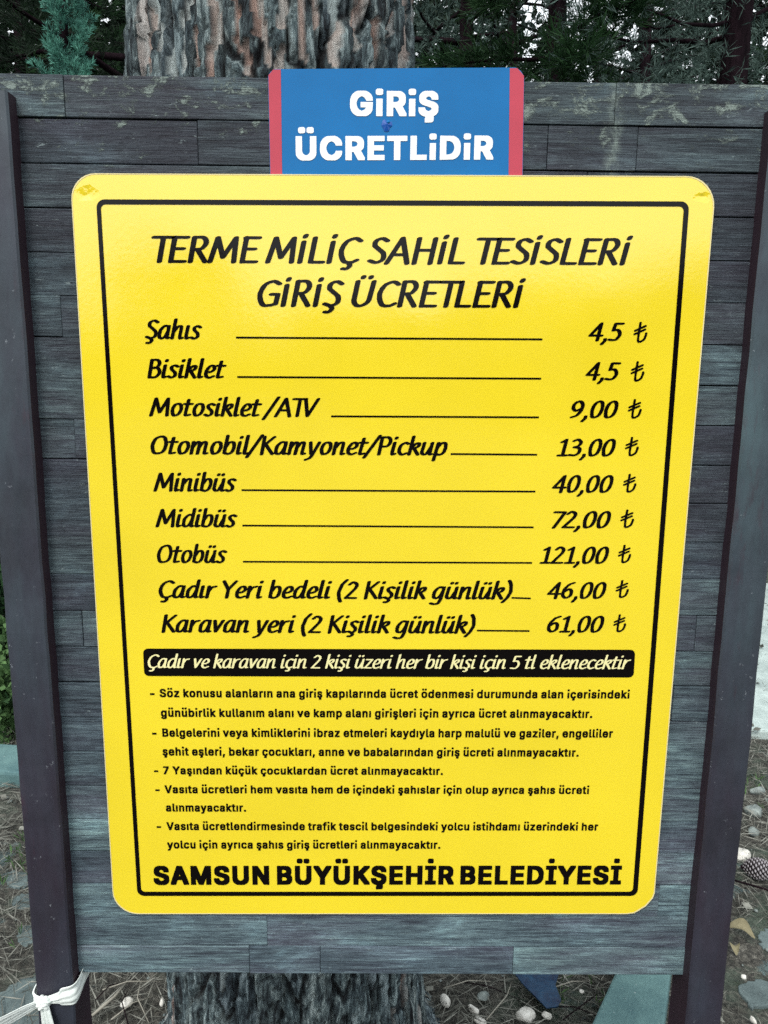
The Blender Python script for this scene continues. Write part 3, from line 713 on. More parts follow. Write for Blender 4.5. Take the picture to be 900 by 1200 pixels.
# ------------------------------------------------------------------ notice board: planks, posts
board = empty('notice_board', (0, 0, 0)); tag(board, 'weathered grey plank notice board held between two dark painted posts', 'notice board')
YF = .004
pitch = .0457; ztop = ZC+.5465
edges = [ztop]
zc = ZC+.5032
while zc > ZC-.53: edges.append(zc); zc -= pitch
edges[-1] = edges[-1] if edges[-1] > ZC-.52 else edges[-1]
edges.append(ZC-.5435)
if edges[-2]-edges[-1] < .02: edges.pop(-2)
rr_ = random.Random(21)
joints = {0: [-.352, .02, .236], 1: [-.212, .165, .262], 2: [-.05, .21], len(edges)-2: [-.178, -.085, .17], 5: [-.37, .1], 8: [-.364, .19], 13: [-.369, 0, .373]}
XL, XR = -.425, .425
for i in range(len(edges)-1):
    z1, z0 = edges[i], edges[i+1]
    js = joints.get(i)
    if js is None:
        js = []; xx = XL+rr_.uniform(.1, .8)
        while xx < XR-.06: js.append(xx); xx += rr_.uniform(.5, .9)
    xs_ = [XL]+js+[XR]
    for k in range(len(xs_)-1):
        x0, x1 = xs_[k], xs_[k+1]; dy = rr_.uniform(-.0008, .0008); g_ = .0010
        gz = rr_.choice([.0002, .0004, .0008, .0011]) if i > 2 else .0012
        g_ = rr_.choice([.0003, .0006, .0012]); me = box('plank', x0+g_*.3-(x0+x1)/2, x1-g_*.3-(x0+x1)/2, 0, .014, z0+gz-(z0+z1)/2, z1-gz*.3-(z0+z1)/2, rr_.choice([.0004, .0008, .0012]), 2)
        o = mesh_obj('plank', me, M['wood'], board, ((x0+x1)/2, YF+dy, (z0+z1)/2+rr_.uniform(-.0003, .0003)))
        o.rotation_euler = (0, rr_.uniform(-.0012, .0012), 0)
mesh_obj('back_panel', box('back_panel', XL+.01, XR-.01, .0165, .028, ZC-.535, ztop-.008), M['back'], board)

def post(x0, x1, ztop_, seed, inner):
    # square post with slightly uneven long edges; inner cheek purplish brown with its shade painted in
    bm = bmesh.new(); y0, y1 = -.0165, .036; nz = 46; rr_ = random.Random(seed); rings = []
    ch = .0022
    prof = [(x0+ch, y0), (x1-ch, y0), (x1, y0+ch), (x1, y1-ch), (x1-ch, y1), (x0+ch, y1), (x0, y1-ch), (x0, y0+ch)]
    for k in range(nz+1):
        z = -.15 + (ztop_+.15)*k/nz; wx = rr_.uniform(-.0006, .0006); wy = rr_.uniform(-.0004, .0004)
        rings.append([bm.verts.new((p[0]+wx, p[1]+wy, z)) for p in prof])
    for a, b in zip(rings[:-1], rings[1:]):
        for k in range(8):
            f = bm.faces.new((a[k], a[(k+1) % 8], b[(k+1) % 8], b[k]))
            if (inner == 'R' and k in (2,)) or (inner == 'L' and k in (6,)): f.material_index = 1
    bm.faces.new(rings[-1]); bm.faces.new(rings[0][::-1])
    me = bpy.data.meshes.new('post'); bm.to_mesh(me); bm.free()
    return mesh_obj('post', me, [M['post'], M['post_side']], board)
lp_in = float((at(28.3, 200, YF)[0]+at(80, 1000, YF)[0])/2); lp_out = float(at(28.5, 1000, -.0165)[0])
rp_in = float((at(813.5, 1000, YF)[0]+at(889, 200, YF)[0])/2); rp_out = float((at(866, 1000, -.0165)[0]+at(898, 700, -.0165)[0])/2)
print('posts', lp_out, lp_in, rp_in, rp_out)
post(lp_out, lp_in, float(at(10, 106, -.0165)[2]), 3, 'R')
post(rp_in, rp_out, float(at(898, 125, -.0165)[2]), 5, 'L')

# ------------------------------------------------------------------ lettering
# broad-nib italic: skeletons of each letter, swept with an elliptic nib. P = straight strokes, S = smooth, O = closed smooth, D = dot
GL = {
 'A': (68, 'P 0 0 34 99 64 0;P 13 34 54 34'), 'B': (58, 'P 10 2 10 98;S 10 97 36 97 47 78 36 56 12 53;S 12 54 42 53 53 28 38 4 10 3'),
 'C': (62, 'S 62 87 44 97 18 82 8 46 22 8 46 3 62 12'), 'D': (72, 'P 10 2 10 98;S 10 97 42 95 64 72 63 32 44 6 10 3'),
 'E': (53, 'P 10 2 10 98;P 8 97 50 97;P 10 53 42 53;P 10 3 52 3'), 'G': (70, 'S 64 87 44 97 18 82 8 44 22 6 46 3 63 10;P 63 8 65 46;P 65 46 44 46'),
 'H': (72, 'P 10 0 10 98;P 60 0 60 98;P 10 52 60 52'), 'I': (24, 'P 10 2 10 98'), 'İ': (25, 'P 10 2 10 82;P 11 101 13 108'),
 'K': (60, 'P 10 0 10 98;P 54 97 14 50;P 20 56 58 2'), 'L': (50, 'P 10 98 10 3;P 10 3 48 3'), 'M': (84, 'P 2 2 14 97;P 14 97 40 20;P 40 20 70 97;P 70 97 76 2'),
 'O': (76, 'O 42 97 18 84 8 48 18 10 38 3 60 14 69 50 60 88'), 'P': (55, 'P 10 2 10 98;S 10 97 40 97 51 74 40 49 12 46'),
 'R': (61, 'P 10 2 10 98;S 10 97 38 97 49 77 38 54 12 50;P 26 50 56 2'), 'S': (52, 'S 48 88 32 97 14 89 12 70 28 54 44 38 45 14 26 3 6 10'),
 'T': (52, 'P -2 97 56 97;P 27 97 27 2'), 'U': (71, 'S 10 98 9 60 10 22 22 4 40 5 56 22 60 60 61 98'), 'V': (60, 'P 4 98 26 2;P 26 2 62 98'),
 'Y': (58, 'P 2 98 28 50;P 58 98 28 50;P 28 50 27 2'), '/': (44, 'P -6 -16 46 106'), '(': (34, 'S 34 108 16 82 8 40 14 4 24 -18'), ')': (34, 'S 8 108 20 84 26 44 16 6 0 -18'),
 '0': (60, 'O 34 95 16 80 9 44 16 8 30 3 46 16 53 50 48 84'), '1': (52, 'P 12 80 30 94;P 30 94 30 3;P 10 3 48 3'), '2': (58, 'S 12 82 26 95 44 86 45 66 28 34 6 3;P 6 3 52 3'),
 '3': (58, 'S 12 87 30 95 46 78 38 58 20 51;S 20 51 46 44 48 20 32 4 6 6'), '4': (60, 'P 42 0 42 94;P 42 94 4 27;P 4 27 57 27'), '5': (58, 'P 50 93 18 93;P 18 93 14 56;S 14 56 36 58 49 34 40 8 24 2 6 5'),
 '6': (60, 'S 50 94 30 84 12 54 11 20 28 3 48 16 48 44 34 56 14 40'), '7': (54, 'P 8 92 54 92;P 54 92 20 0'), '9': (60, 'S 14 3 36 14 50 44 50 76 34 95 14 82 11 56 26 40 48 54'),
 ',': (24, 'S 14 8 14 -4 4 -20'), '-': (40, 'P 6 38 34 38'), '.': (22, 'P 10 5 10 7'),
 'a': (57, 'S 46 66 26 68 9 44 9 10 24 3 38 18 46 44;P 47 68 44 18;S 44 18 46 4 54 5'), 'b': (56, 'P 12 103 9 8;S 9 34 24 64 42 66 49 44 44 14 28 2 9 7'),
 'c': (45, 'S 45 62 30 68 12 52 9 20 24 2 43 9'), 'd': (57, 'S 46 66 26 68 9 44 9 10 24 3 38 18 46 44;P 50 103 45 18;S 45 18 47 4 55 5'),
 'e': (48, 'S 9 32 30 34 44 48 38 66 22 64 9 38 12 10 28 2 45 10'), 'g': (56, 'S 46 66 26 68 9 44 9 12 24 4 38 18 46 44;P 48 68 44 0;S 44 0 36 -26 18 -31 2 -26'),
 'h': (58, 'P 12 103 8 2;S 9 34 26 64 42 66 44 48 42 16 45 3 54 5'), 'ı': (26, 'P 12 68 9 18;S 9 18 12 3 22 6'), 'i': (26, 'P 12 68 9 18;S 9 18 12 3 22 6;P 15 91 16 97'),
 'k': (52, 'P 12 103 8 2;S 10 34 28 62 44 64 42 48 26 38 14 38;P 24 38 48 2'), 'l': (26, 'P 13 103 9 18;S 9 18 12 3 22 6'),
 'm': (84, 'P 10 68 8 2;S 9 34 24 64 36 66 39 50 36 2;S 38 34 52 64 66 66 69 48 66 16 69 3 78 5'), 'n': (58, 'P 10 68 8 2;S 9 34 26 64 42 66 44 48 42 16 45 3 54 5'),
 'o': (55, 'O 32 68 16 60 9 32 16 6 28 3 42 14 49 40 44 62'), 'p': (56, 'P 12 68 6 -30;S 9 34 24 64 42 67 49 44 44 14 28 2 9 7'), 'r': (41, 'P 10 68 8 2;S 9 34 22 60 40 67'),
 's': (41, 'S 39 62 26 68 12 60 14 46 30 30 32 12 18 2 3 8'), 't': (37, 'P 18 90 12 22;S 12 22 14 4 32 7;P 2 67 36 67'), 'u': (58, 'S 11 68 8 40 8 14 18 3 32 10 44 44;P 47 68 44 18;S 44 18 46 4 54 5'),
 'v': (48, 'S 8 68 14 40 20 4;P 20 4 46 68'), 'y': (50, 'S 8 68 12 40 20 4;S 48 68 36 26 20 -16 0 -29'), 'z': (45, 'P 8 66 42 66;P 42 66 6 4;P 6 4 42 4'),
}
def derive(c, extra, dx=0): GL[c] = (GL[BASE[c]][0], GL[BASE[c]][1]+';'+extra)
BASE = {'Ç': 'C', 'Ş': 'S', 'Ü': 'U', 'ç': 'c', 'ş': 's', 'ü': 'u', 'ö': 'o'}
derive('Ç', 'S 38 2 44 -10 36 -22 24 -22'); derive('Ş', 'S 26 2 32 -10 24 -22 12 -22'); derive('ç', 'S 26 2 31 -10 24 -20 13 -20'); derive('ş', 'S 18 2 24 -10 16 -20 6 -20')
derive('Ü', 'P 24 112 25 117;P 48 112 49 117'); derive('ü', 'P 19 90 20 95;P 40 90 41 95'); derive('ö', 'P 20 90 21 95;P 40 90 41 95')
def catmull(p, closed, sub=7):
    p = [np.array(q, float) for q in p]; n = len(p); out = []
    rng_ = range(n if closed else n-1)
    for i in rng_:
        a, b, c, d = (p[(i-1) % n], p[i], p[(i+1) % n], p[(i+2) % n]) if closed else (p[max(i-1, 0)], p[i], p[i+1], p[min(i+2, n-1)])
        for k in range(sub):
            t = k/sub; out.append(.5*((2*b)+(c-a)*t+(2*a-5*b+4*c-d)*t*t+(3*b-a-3*c+d)*t**3))
    out.append(p[0] if closed else p[-1]); return out
def hull(pts):
    pts = sorted(set((round(float(a), 4), round(float(b), 4)) for a, b in pts))
    def half(ps):
        h = []
        for q in ps:
            while len(h) > 1 and (h[-1][0]-h[-2][0])*(q[1]-h[-2][1])-(h[-1][1]-h[-2][1])*(q[0]-h[-2][0]) <= 0: h.pop()
            h.append(q)
        return h
    a = half(pts); b = half(pts[::-1]); return a[:-1]+b[:-1]
def lean(V_, F_, unit):
    """merge the flat triangles of a glyph into as few faces as its outline needs"""
    bm = bmesh.new(); vs = [bm.verts.new((v[0], v[1], 0)) for v in V_]
    for f in F_:
        try: bm.faces.new([vs[k] for k in f])
        except ValueError: pass
    bmesh.ops.remove_doubles(bm, verts=bm.verts, dist=.2*unit)
    bmesh.ops.recalc_face_normals(bm, faces=bm.faces)
    bmesh.ops.dissolve_limit(bm, angle_limit=R(9), verts=bm.verts, edges=bm.edges, use_dissolve_boundaries=False)
    bmesh.ops.triangulate(bm, faces=bm.faces)
    bmesh.ops.delete(bm, geom=[v for v in bm.verts if not v.link_faces], context='VERTS'); bm.verts.index_update()
    r = ([(v.co.x, v.co.y) for v in bm.verts], [tuple(v.index for v in f.verts) for f in bm.faces]); bm.free(); return r
_gc = {}
def glyph(ch, thick, thin, ang, slant):
    key = (ch, thick, thin)
    if key in _gc: return _gc[key]
    nib = []
    for k in range(12):
        t = 2*math.pi*k/12; x, y = math.cos(t)*thick/2, math.sin(t)*thin/2
        nib.append((x*math.cos(ang)-y*math.sin(ang), x*math.sin(ang)+y*math.cos(ang)))
    polys = []
    for s in GL[ch][1].split(';'):
        tk = s.split(); c = list(map(float, tk[1:])); p = list(zip(c[::2], c[1::2]))
        p = [(x + y*slant, y) for x, y in p]
        if tk[0] in 'SO': p = catmull(p, tk[0] == 'O')
        for a, b in zip(p[:-1], p[1:]):
            polys.append(hull([(a[0]+q[0], a[1]+q[1]) for q in nib] + [(b[0]+q[0], b[1]+q[1]) for q in nib]))
    V_, F_ = [], []
    for h in polys: F_.append(list(range(len(V_), len(V_)+len(h)))); V_ += [Vector(q) for q in h]
    r = delaunay_2d_cdt(V_, [], F_, 0, 1e-3)      # keep only the triangles some stroke covers: counters stay open
    _gc[key] = lean(r[0], [tuple(f) for f, src in zip(r[2], r[5]) if len(src)], 1.0); return _gc[key]
def nib_text(s, thick=19, thin=10.5, ang=R(18), slant=.17, track=0, space=27):
    V_, F_ = [], []; x = 0
    for i, ch in enumerate(s):
        if ch == ' ': x += space; continue
        gv, gf = glyph(ch, thick, thin, ang, slant); b = len(V_)
        V_ += [(v[0]+x, v[1]) for v in gv]; F_ += [tuple(b+k for k in f) for f in gf]
        x += GL[ch][0] + track + 3
        if ch == 'T' and i+1 < len(s) and s[i+1] in 'EVL': x -= 8
    return V_, F_, 100.0
# heavy grotesque capitals and small print: outlines as x,y,handles in thousandths
SANS = {
 ',': (188, '38,-119,16,0,10,64 68,71,-10,-64,23,0 137,71,-23,0,-18,-64 84,-119,18,64,-16,0'),
 '.': (188, '95,-4,13,0,-13,0 63,9,9,-9,-9,9 50,41,0,-13,0,13 63,73,-9,-9,9,9 95,87,-13,0,13,0 128,73,-9,9,9,-9 141,41,0,13,0,-13 128,9,9,9,-9,-9'),
 '7': (453, '97,0,23,0,75,149 323,448,-75,-149,0,1 323,452,0,-1,-87,0 62,452,87,0,0,19 62,509,0,-19,109,0 391,509,-109,0,0,-20 391,449,0,20,-75,-150 165,0,75,150,-23,0'),
 'A': (480, '16,0,23,0,62,170 201,509,-62,-170,25,0 276,509,-25,0,62,-170 463,0,-62,170,-23,0 395,0,23,0,-36,101 287,302,36,-101,-7,19 264,372,9,-28,-9,28 232,478,13,-43,4,0 245,478,-4,0,-13,-43 213,371,9,28,-9,-28 191,302,6,18,-35,-101 85,0,35,101,-23,0|110,142,87,0,0,19 110,199,0,-19,87,0 370,199,-87,0,0,-19 370,142,0,19,-87,0'),
 'B': (456, '60,0,62,0,0,170 60,509,0,-170,60,0 241,509,-60,0,35,0 329,491,-23,12,23,-12 381,442,-11,20,11,-20 398,374,0,25,0,-22 387,320,8,14,-8,-14 356,286,13,9,-13,-9 315,267,15,4,0,-1 315,262,0,1,16,-1 363,245,-16,10,16,-10 402,203,-10,18,10,-18 418,136,0,26,0,-26 400,67,12,21,-12,-21 344,18,25,12,-25,-12 247,0,40,0,-62,0|125,57,0,58,40,0 245,57,-40,0,40,0 330,80,-17,-15,17,15 355,137,0,-23,0,17 342,184,9,-14,-9,14 306,218,16,-9,-16,9 248,231,22,0,-41,0 125,231,41,0,0,-58|125,285,0,55,38,0 238,285,-38,0,19,0 288,296,-15,-7,15,7 323,326,-9,-13,9,13 336,372,0,-18,0,23 313,429,16,-15,-16,15 240,452,33,0,-38,0 125,452,38,0,0,-55'),
 'C': (510, '267,-7,26,0,-44,0 150,25,34,-21,-34,21 70,115,20,-39,-20,39 40,254,0,-53,0,54 70,393,-20,-39,20,39 150,484,-34,-21,34,21 267,516,-44,0,26,0 340,504,-23,8,23,-8 402,471,-18,15,18,-15 448,418,-12,21,12,-21 473,348,-5,26,-22,0 408,348,22,0,-4,18 389,395,9,-13,-9,13 357,428,13,-9,-13,9 315,449,15,-5,-15,5 267,456,17,0,-31,0 184,432,25,16,-25,-16 125,364,14,30,-14,-30 103,254,0,43,0,-43 125,145,-14,30,14,-30 184,76,-25,16,25,-16 267,53,-31,0,17,0 315,60,-15,-5,15,5 357,81,-13,-9,13,9 389,114,-9,-13,9,13 408,160,-4,-17,22,0 473,160,-22,0,-4,-26 448,91,12,21,-12,-21 402,38,18,15,-18,-15 341,5,23,8,-23,-8'),
 'D': (502, '219,0,52,0,-41,0 96,0,41,0,0,19 96,57,0,-19,40,0 215,57,-40,0,41,0 318,81,-27,-16,27,16 379,149,-13,-30,13,30 399,255,0,-41,0,41 379,361,13,-29,-13,29 320,428,26,-16,-26,16 221,452,39,0,-43,0 93,452,43,0,0,19 93,509,0,-19,44,0 225,509,-44,0,50,0 353,478,-35,20,35,-20 433,391,-19,38,19,-38 462,255,0,53,0,-53 433,119,19,38,-19,-38 351,31,36,20,-36,-20|125,509,-22,0,0,-170 125,0,0,170,-22,0 60,0,22,0,0,170 60,509,0,-170,22,0'),
 'E': (419, '60,0,105,0,0,170 60,509,0,-170,104,0 372,509,-104,0,0,-19 372,452,0,19,-83,0 125,452,83,0,0,-55 125,286,0,55,77,0 355,286,-77,0,0,-19 355,229,0,19,-77,0 125,229,77,0,0,-57 125,57,0,57,84,0 375,57,-84,0,0,-19 375,0,0,19,-105,0'),
 'G': (520, '269,-7,41,0,-45,0 149,25,34,-21,-34,21 69,116,19,-39,-19,39 40,254,0,-53,0,54 69,393,-19,-39,19,39 149,484,-34,-21,34,21 265,516,-43,0,27,0 340,504,-23,8,23,-8 403,469,-18,15,18,-15 449,416,-12,20,12,-20 474,349,-5,25,-22,0 408,349,22,0,-5,17 387,393,9,-13,-9,13 356,427,12,-9,-12,9 315,448,15,-5,-15,5 265,456,18,0,-30,0 183,432,24,16,-24,-16 125,364,14,30,-14,-30 103,254,0,43,0,-43 125,145,-14,30,14,-30 184,76,-25,16,25,-16 269,53,-31,0,29,0 345,71,-22,-12,22,12 396,123,-12,-23,12,23 415,202,0,-30,6,-1 434,199,-6,1,-51,0 283,199,51,0,0,19 283,256,0,-19,65,0 478,256,-65,0,0,-19 478,200,0,19,0,-42 451,91,18,31,-18,-31 377,19,31,17,-31,-17'),
 'H': (517, '60,0,22,0,0,170 60,509,0,-170,22,0 125,509,-22,0,0,-73 125,289,0,73,89,0 392,289,-89,0,0,73 392,509,0,-73,22,0 457,509,-22,0,0,-170 457,0,0,170,-22,0 392,0,22,0,0,77 392,232,0,-77,-89,0 125,232,89,0,0,-77 125,0,0,77,-22,0'),
 'K': (467, '104,145,41,44,0,24 104,216,0,-24,12,15 139,261,-11,-14,11,14 174,303,-12,-14,12,14 212,344,-13,-13,51,55 364,509,-51,-55,28,0 448,509,-28,0,-72,-78 231,276,72,78,-1,0 228,276,1,0,-41,-44|60,0,22,0,0,170 60,509,0,-170,22,0 125,509,-22,0,0,-58 125,334,0,58,0,-36 124,225,0,36,0,-11 125,193,0,11,0,-64 125,0,0,64,-22,0|372,0,25,0,-61,86 188,259,61,-86,13,17 228,309,-13,-17,74,-103 449,0,-74,103,-25,0'),
 'L': (393, '60,0,100,0,0,170 60,509,0,-170,22,0 125,509,-22,0,0,-151 125,57,0,151,79,0 361,57,-79,0,0,-19 361,0,0,19,-100,0'),
 'M': (628, '60,0,21,0,0,170 60,509,0,-170,30,0 152,509,-30,0,42,-107 277,187,-42,107,3,-8 287,159,-4,11,4,-11 299,123,-4,13,4,-13 311,84,-4,13,4,-13 322,49,-3,10,-5,0 307,49,5,0,3,10 318,83,-4,-13,4,13 330,121,-4,-13,4,13 342,158,-4,-11,4,11 352,187,-3,-8,41,107 476,509,-41,-107,30,0 568,509,-30,0,0,-170 568,0,0,170,-21,0 504,0,21,0,0,97 504,291,0,-97,0,11 504,327,0,-13,0,13 505,369,0,-15,0,15 506,413,0,-15,0,15 507,457,0,-14,2,0 513,457,-2,0,-5,-16 498,409,5,16,-5,-16 482,363,5,15,-5,-15 467,322,5,12,-5,-12 456,291,3,8,-38,-97 342,0,38,97,-19,0 286,0,19,0,-39,97 170,291,39,-97,-3,8 159,321,4,-12,-4,12 145,361,5,-15,-5,15 129,408,5,-16,-5,16 112,457,6,-17,2,0 119,457,-2,0,0,-13 120,416,0,15,0,-15 121,372,0,15,0,-15 122,328,0,14,0,-14 122,291,0,11,0,-97 122,0,0,97,-21,0'),
 'N': (523, '60,0,22,0,0,170 60,509,0,-170,25,0 136,509,-25,0,69,-109 343,183,-69,109,5,-8 363,151,-8,13,8,-13 388,107,-9,16,9,-16 414,55,-9,18,-3,0 405,54,3,0,-2,19 401,108,1,-18,-1,18 399,157,0,-15,0,15 399,195,0,-10,0,105 399,509,0,-105,22,0 463,509,-22,0,0,-170 463,0,0,170,-25,0 387,0,25,0,-62,97 202,290,62,-97,-8,13 177,331,9,-14,-9,14 148,381,11,-19,-11,19 108,452,16,-28,4,1 119,454,-4,-1,1,-25 122,384,-1,21,1,-21 124,328,0,16,0,-16 125,291,0,9,0,-97 125,0,0,97,-22,0'),
 'R': (449, '60,0,22,0,0,170 60,509,0,-170,59,0 236,509,-59,0,39,0 333,489,-26,13,26,-13 390,433,-13,24,13,-24 409,352,0,30,0,-30 390,271,13,23,-13,-23 333,217,26,13,-26,-13 236,198,39,0,-47,0 96,198,47,0,0,19 96,255,0,-19,46,0 234,255,-46,0,26,0 298,267,-16,-8,16,8 334,300,-8,-15,8,15 345,352,0,-20,0,20 334,405,8,-15,-8,15 298,440,17,-8,-17,8 233,452,27,0,-36,0 125,452,36,0,0,-151 125,0,0,151,-22,0|353,0,25,0,-41,76 230,229,41,-76,24,0 303,229,-24,0,42,-76 428,0,-42,76,-25,0'),
 'S': (447, '224,-9,39,0,-37,0 128,9,27,-12,-27,12 64,60,15,-22,-15,22 38,137,2,-29,22,0 104,137,-22,0,2,-20 123,88,-11,13,11,-13 166,59,-18,6,18,-6 224,49,-20,0,23,0 286,60,-18,-7,18,7 329,92,-11,-14,11,14 346,139,0,-18,0,16 332,179,9,-10,-9,10 296,205,15,-7,-15,7 245,222,19,-5,-20,6 184,239,20,-6,-42,12 86,289,23,-22,-23,22 52,372,0,-34,0,29 75,448,-15,-22,15,22 138,498,-26,-12,26,12 227,516,-33,0,34,0 316,498,-26,12,26,-12 377,449,-15,21,15,-21 401,378,-1,26,-21,0 337,378,21,0,-3,25 302,437,21,-14,-21,14 225,459,31,0,-22,0 167,448,17,7,-17,-7 129,418,9,13,-9,-13 115,376,0,16,0,-17 131,334,-11,11,11,-11 169,308,-15,6,15,-6 212,293,-14,4,17,-5 264,279,-17,5,15,-4 312,264,-17,7,17,-7 359,238,-15,11,15,-11 395,198,-9,16,9,-16 408,139,0,23,0,-28 386,64,15,22,-15,-22 323,11,28,13,-28,-13'),
 'T': (449, '32,452,54,0,0,19 32,509,0,-19,128,0 417,509,-128,0,0,-19 417,452,0,19,-53,0 257,452,53,0,0,-151 257,0,0,151,-21,0 193,0,21,0,0,151 193,452,0,-151,-54,0'),
 'U': (517, '259,-8,40,0,-40,0 154,15,30,-16,-30,16 85,80,16,-27,-16,27 60,173,0,-35,0,112 60,509,0,-112,21,0 124,509,-21,0,0,-110 124,178,0,110,0,-24 141,113,-11,19,11,-19 187,68,-20,11,20,-11 259,52,-28,0,28,0 331,68,-20,-11,20,11 377,113,-11,-19,11,19 393,178,0,-24,0,110 393,509,0,-110,22,0 457,509,-22,0,0,-112 457,173,0,112,0,-35 433,80,16,27,-16,-27 363,15,30,16,-30,-16'),
 'V': (480, '204,0,25,0,-62,170 16,509,62,-170,23,0 84,509,-23,0,36,-101 192,206,-36,101,6,-17 215,137,-9,29,9,-29 248,31,-13,42,-4,0 235,31,4,0,13,43 267,138,-9,-28,9,28 290,206,-6,-17,35,101 395,509,-35,-101,23,0 463,509,-23,0,-62,-170 278,0,62,170,-25,0'),
 'Y': (472, '203,0,22,0,0,69 203,208,0,-69,-62,100 16,509,62,-100,25,0 91,509,-25,0,34,-55 192,344,-34,55,11,-18 222,292,-9,17,9,-17 250,230,-9,24,-9,0 224,230,9,0,9,25 251,293,-9,-17,9,17 280,344,-10,-18,34,55 381,509,-34,-55,25,0 455,509,-25,0,-62,-100 268,208,62,100,0,-69 268,0,0,69,-22,0'),
 'a': (389, '160,-9,22,0,-24,0 94,5,20,-9,-20,9 48,45,11,-17,-11,17 30,108,0,-25,0,22 43,161,-9,-14,9,14 78,193,-14,-8,14,8 125,211,-18,-4,18,4 178,220,-18,-2,23,3 234,227,-14,-2,14,2 265,235,-7,-4,7,4 276,255,0,-9,0,1 276,257,0,-1,0,16 267,297,6,-11,-6,11 240,322,12,-6,-12,6 196,331,18,0,-18,0 149,322,13,6,-13,-6 118,301,8,9,-8,-9 100,274,4,9,-20,6 41,291,20,-6,9,23 79,346,-16,-14,16,14 133,375,-20,-6,20,6 194,384,-20,0,14,0 239,379,-16,3,16,-3 286,360,-15,9,15,-9 322,320,-10,18,10,-18 337,251,0,28,0,-84 337,0,0,84,-20,0 277,0,20,0,0,17 277,52,0,-17,-1,0 272,52,1,0,-4,-9 252,25,9,9,-9,-9 215,1,15,6,-15,-6|170,45,-15,0,23,0 228,59,-16,-9,16,9 263,93,-8,-14,8,14 276,138,0,-16,0,17 276,190,0,-17,-3,-3 259,182,8,2,-8,-2 231,176,11,2,-11,-2 200,171,10,1,-10,-1 175,168,6,1,-15,-2 134,159,13,4,-13,-4 103,139,8,8,-8,-8 92,105,0,15,0,-13 102,72,-7,9,7,-9 130,52,-12,5,12,-5'),
 'b': (424, '229,-8,32,0,-23,0 172,4,15,-8,-15,8 138,31,8,-10,-8,10 118,59,5,-8,-2,0 112,59,2,0,0,-20 112,0,0,20,-20,0 53,0,20,0,0,170 53,509,0,-170,20,0 114,509,-20,0,0,-63 114,319,0,63,1,0 118,319,-1,0,5,8 137,346,-8,-10,8,10 171,373,-15,-8,15,8 229,384,-24,0,32,0 313,361,-24,16,24,-16 370,293,-14,29,14,-29 390,189,0,40,0,-40 370,84,14,29,-14,-29 313,16,24,16,-24,-16|220,47,-23,0,23,0 279,66,-16,-13,16,13 316,117,-8,-22,8,22 328,189,0,-27,0,27 316,261,8,-21,-8,21 280,311,16,-12,-16,12 220,330,24,0,-23,0 161,312,16,12,-16,-12 125,263,8,21,-8,-21 113,189,0,28,0,-28 125,115,-8,21,8,-21 162,65,-16,12,16,-12'),
 'c': (396, '207,-8,19,0,-34,0 117,16,26,-16,-26,16 56,85,15,-29,-15,29 34,187,0,-39,0,40 56,291,-15,-29,15,29 117,360,-26,-16,26,16 207,384,-34,0,19,0 260,377,-17,5,17,-5 305,356,-14,9,14,-9 340,322,-10,13,10,-13 362,277,-5,17,-20,-5 303,262,20,5,-3,10 290,289,6,-8,-6,8 270,311,8,-6,-8,6 242,325,10,-3,-10,3 207,330,13,0,-25,0 145,310,16,13,-16,-13 108,258,8,22,-8,-22 96,187,0,26,0,-25 108,117,-8,21,8,-21 145,66,-16,13,16,-13 207,46,-25,0,13,0 243,52,-11,-3,11,3 271,66,-8,-6,8,6 292,89,-6,-9,6,9 304,117,-3,-10,20,-5 363,102,-20,5,-5,-17 341,56,10,14,-10,-14 306,21,14,10,-14,-10 261,-1,17,5,-17,-5'),
 'd': (424, '195,-8,23,0,-32,0 111,16,24,-16,-24,16 55,84,14,-29,-14,29 34,189,0,-40,0,40 55,293,-14,-29,14,29 112,361,-24,-16,24,16 196,384,-32,0,24,0 253,373,-15,8,15,-8 287,346,-8,10,8,-10 306,319,-4,8,1,0 311,319,-1,0,0,63 311,509,0,-63,20,0 372,509,-20,0,0,-170 372,0,0,170,-20,0 313,0,20,0,0,20 313,59,0,-20,-2,0 307,59,2,0,-5,-8 287,31,9,10,-9,-10 252,4,15,8,-15,-8|205,47,-23,0,23,0 263,65,-16,-12,16,12 299,115,-8,-21,8,21 312,189,0,-28,0,28 300,263,8,-21,-8,21 263,312,16,-12,-16,12 205,330,23,0,-24,0 145,311,16,12,-16,-12 108,261,8,21,-8,-21 96,189,0,27,0,-27 109,117,-8,22,8,-22 145,66,-16,13,16,-13'),
 'e': (404, '212,-8,26,0,-37,0 117,16,27,-16,-27,16 56,85,14,-29,-14,29 34,187,0,-39,0,39 55,290,-14,-30,14,30 115,359,-26,-17,26,17 205,384,-34,0,21,0 266,374,-20,7,20,-7 319,341,-16,15,16,-15 357,282,-9,24,9,-24 371,194,0,34,0,-8 371,169,0,8,-99,0 75,169,99,0,0,17 75,221,0,-17,88,0 338,221,-88,0,-9,-6 310,202,9,6,0,25 298,269,8,-19,-8,19 263,314,15,-11,-15,11 205,330,23,0,-23,0 146,313,16,11,-16,-11 109,270,9,18,-9,-18 96,211,0,21,0,-11 96,178,0,11,0,-28 110,106,-10,20,10,-20 151,61,-17,10,17,-10 212,46,-23,0,15,0 254,53,-12,-4,12,4 285,73,-9,-9,9,9 306,105,-5,-13,20,-5 365,91,-20,5,-6,-20 335,39,14,15,-14,-15 283,4,21,8,-21,-8'),
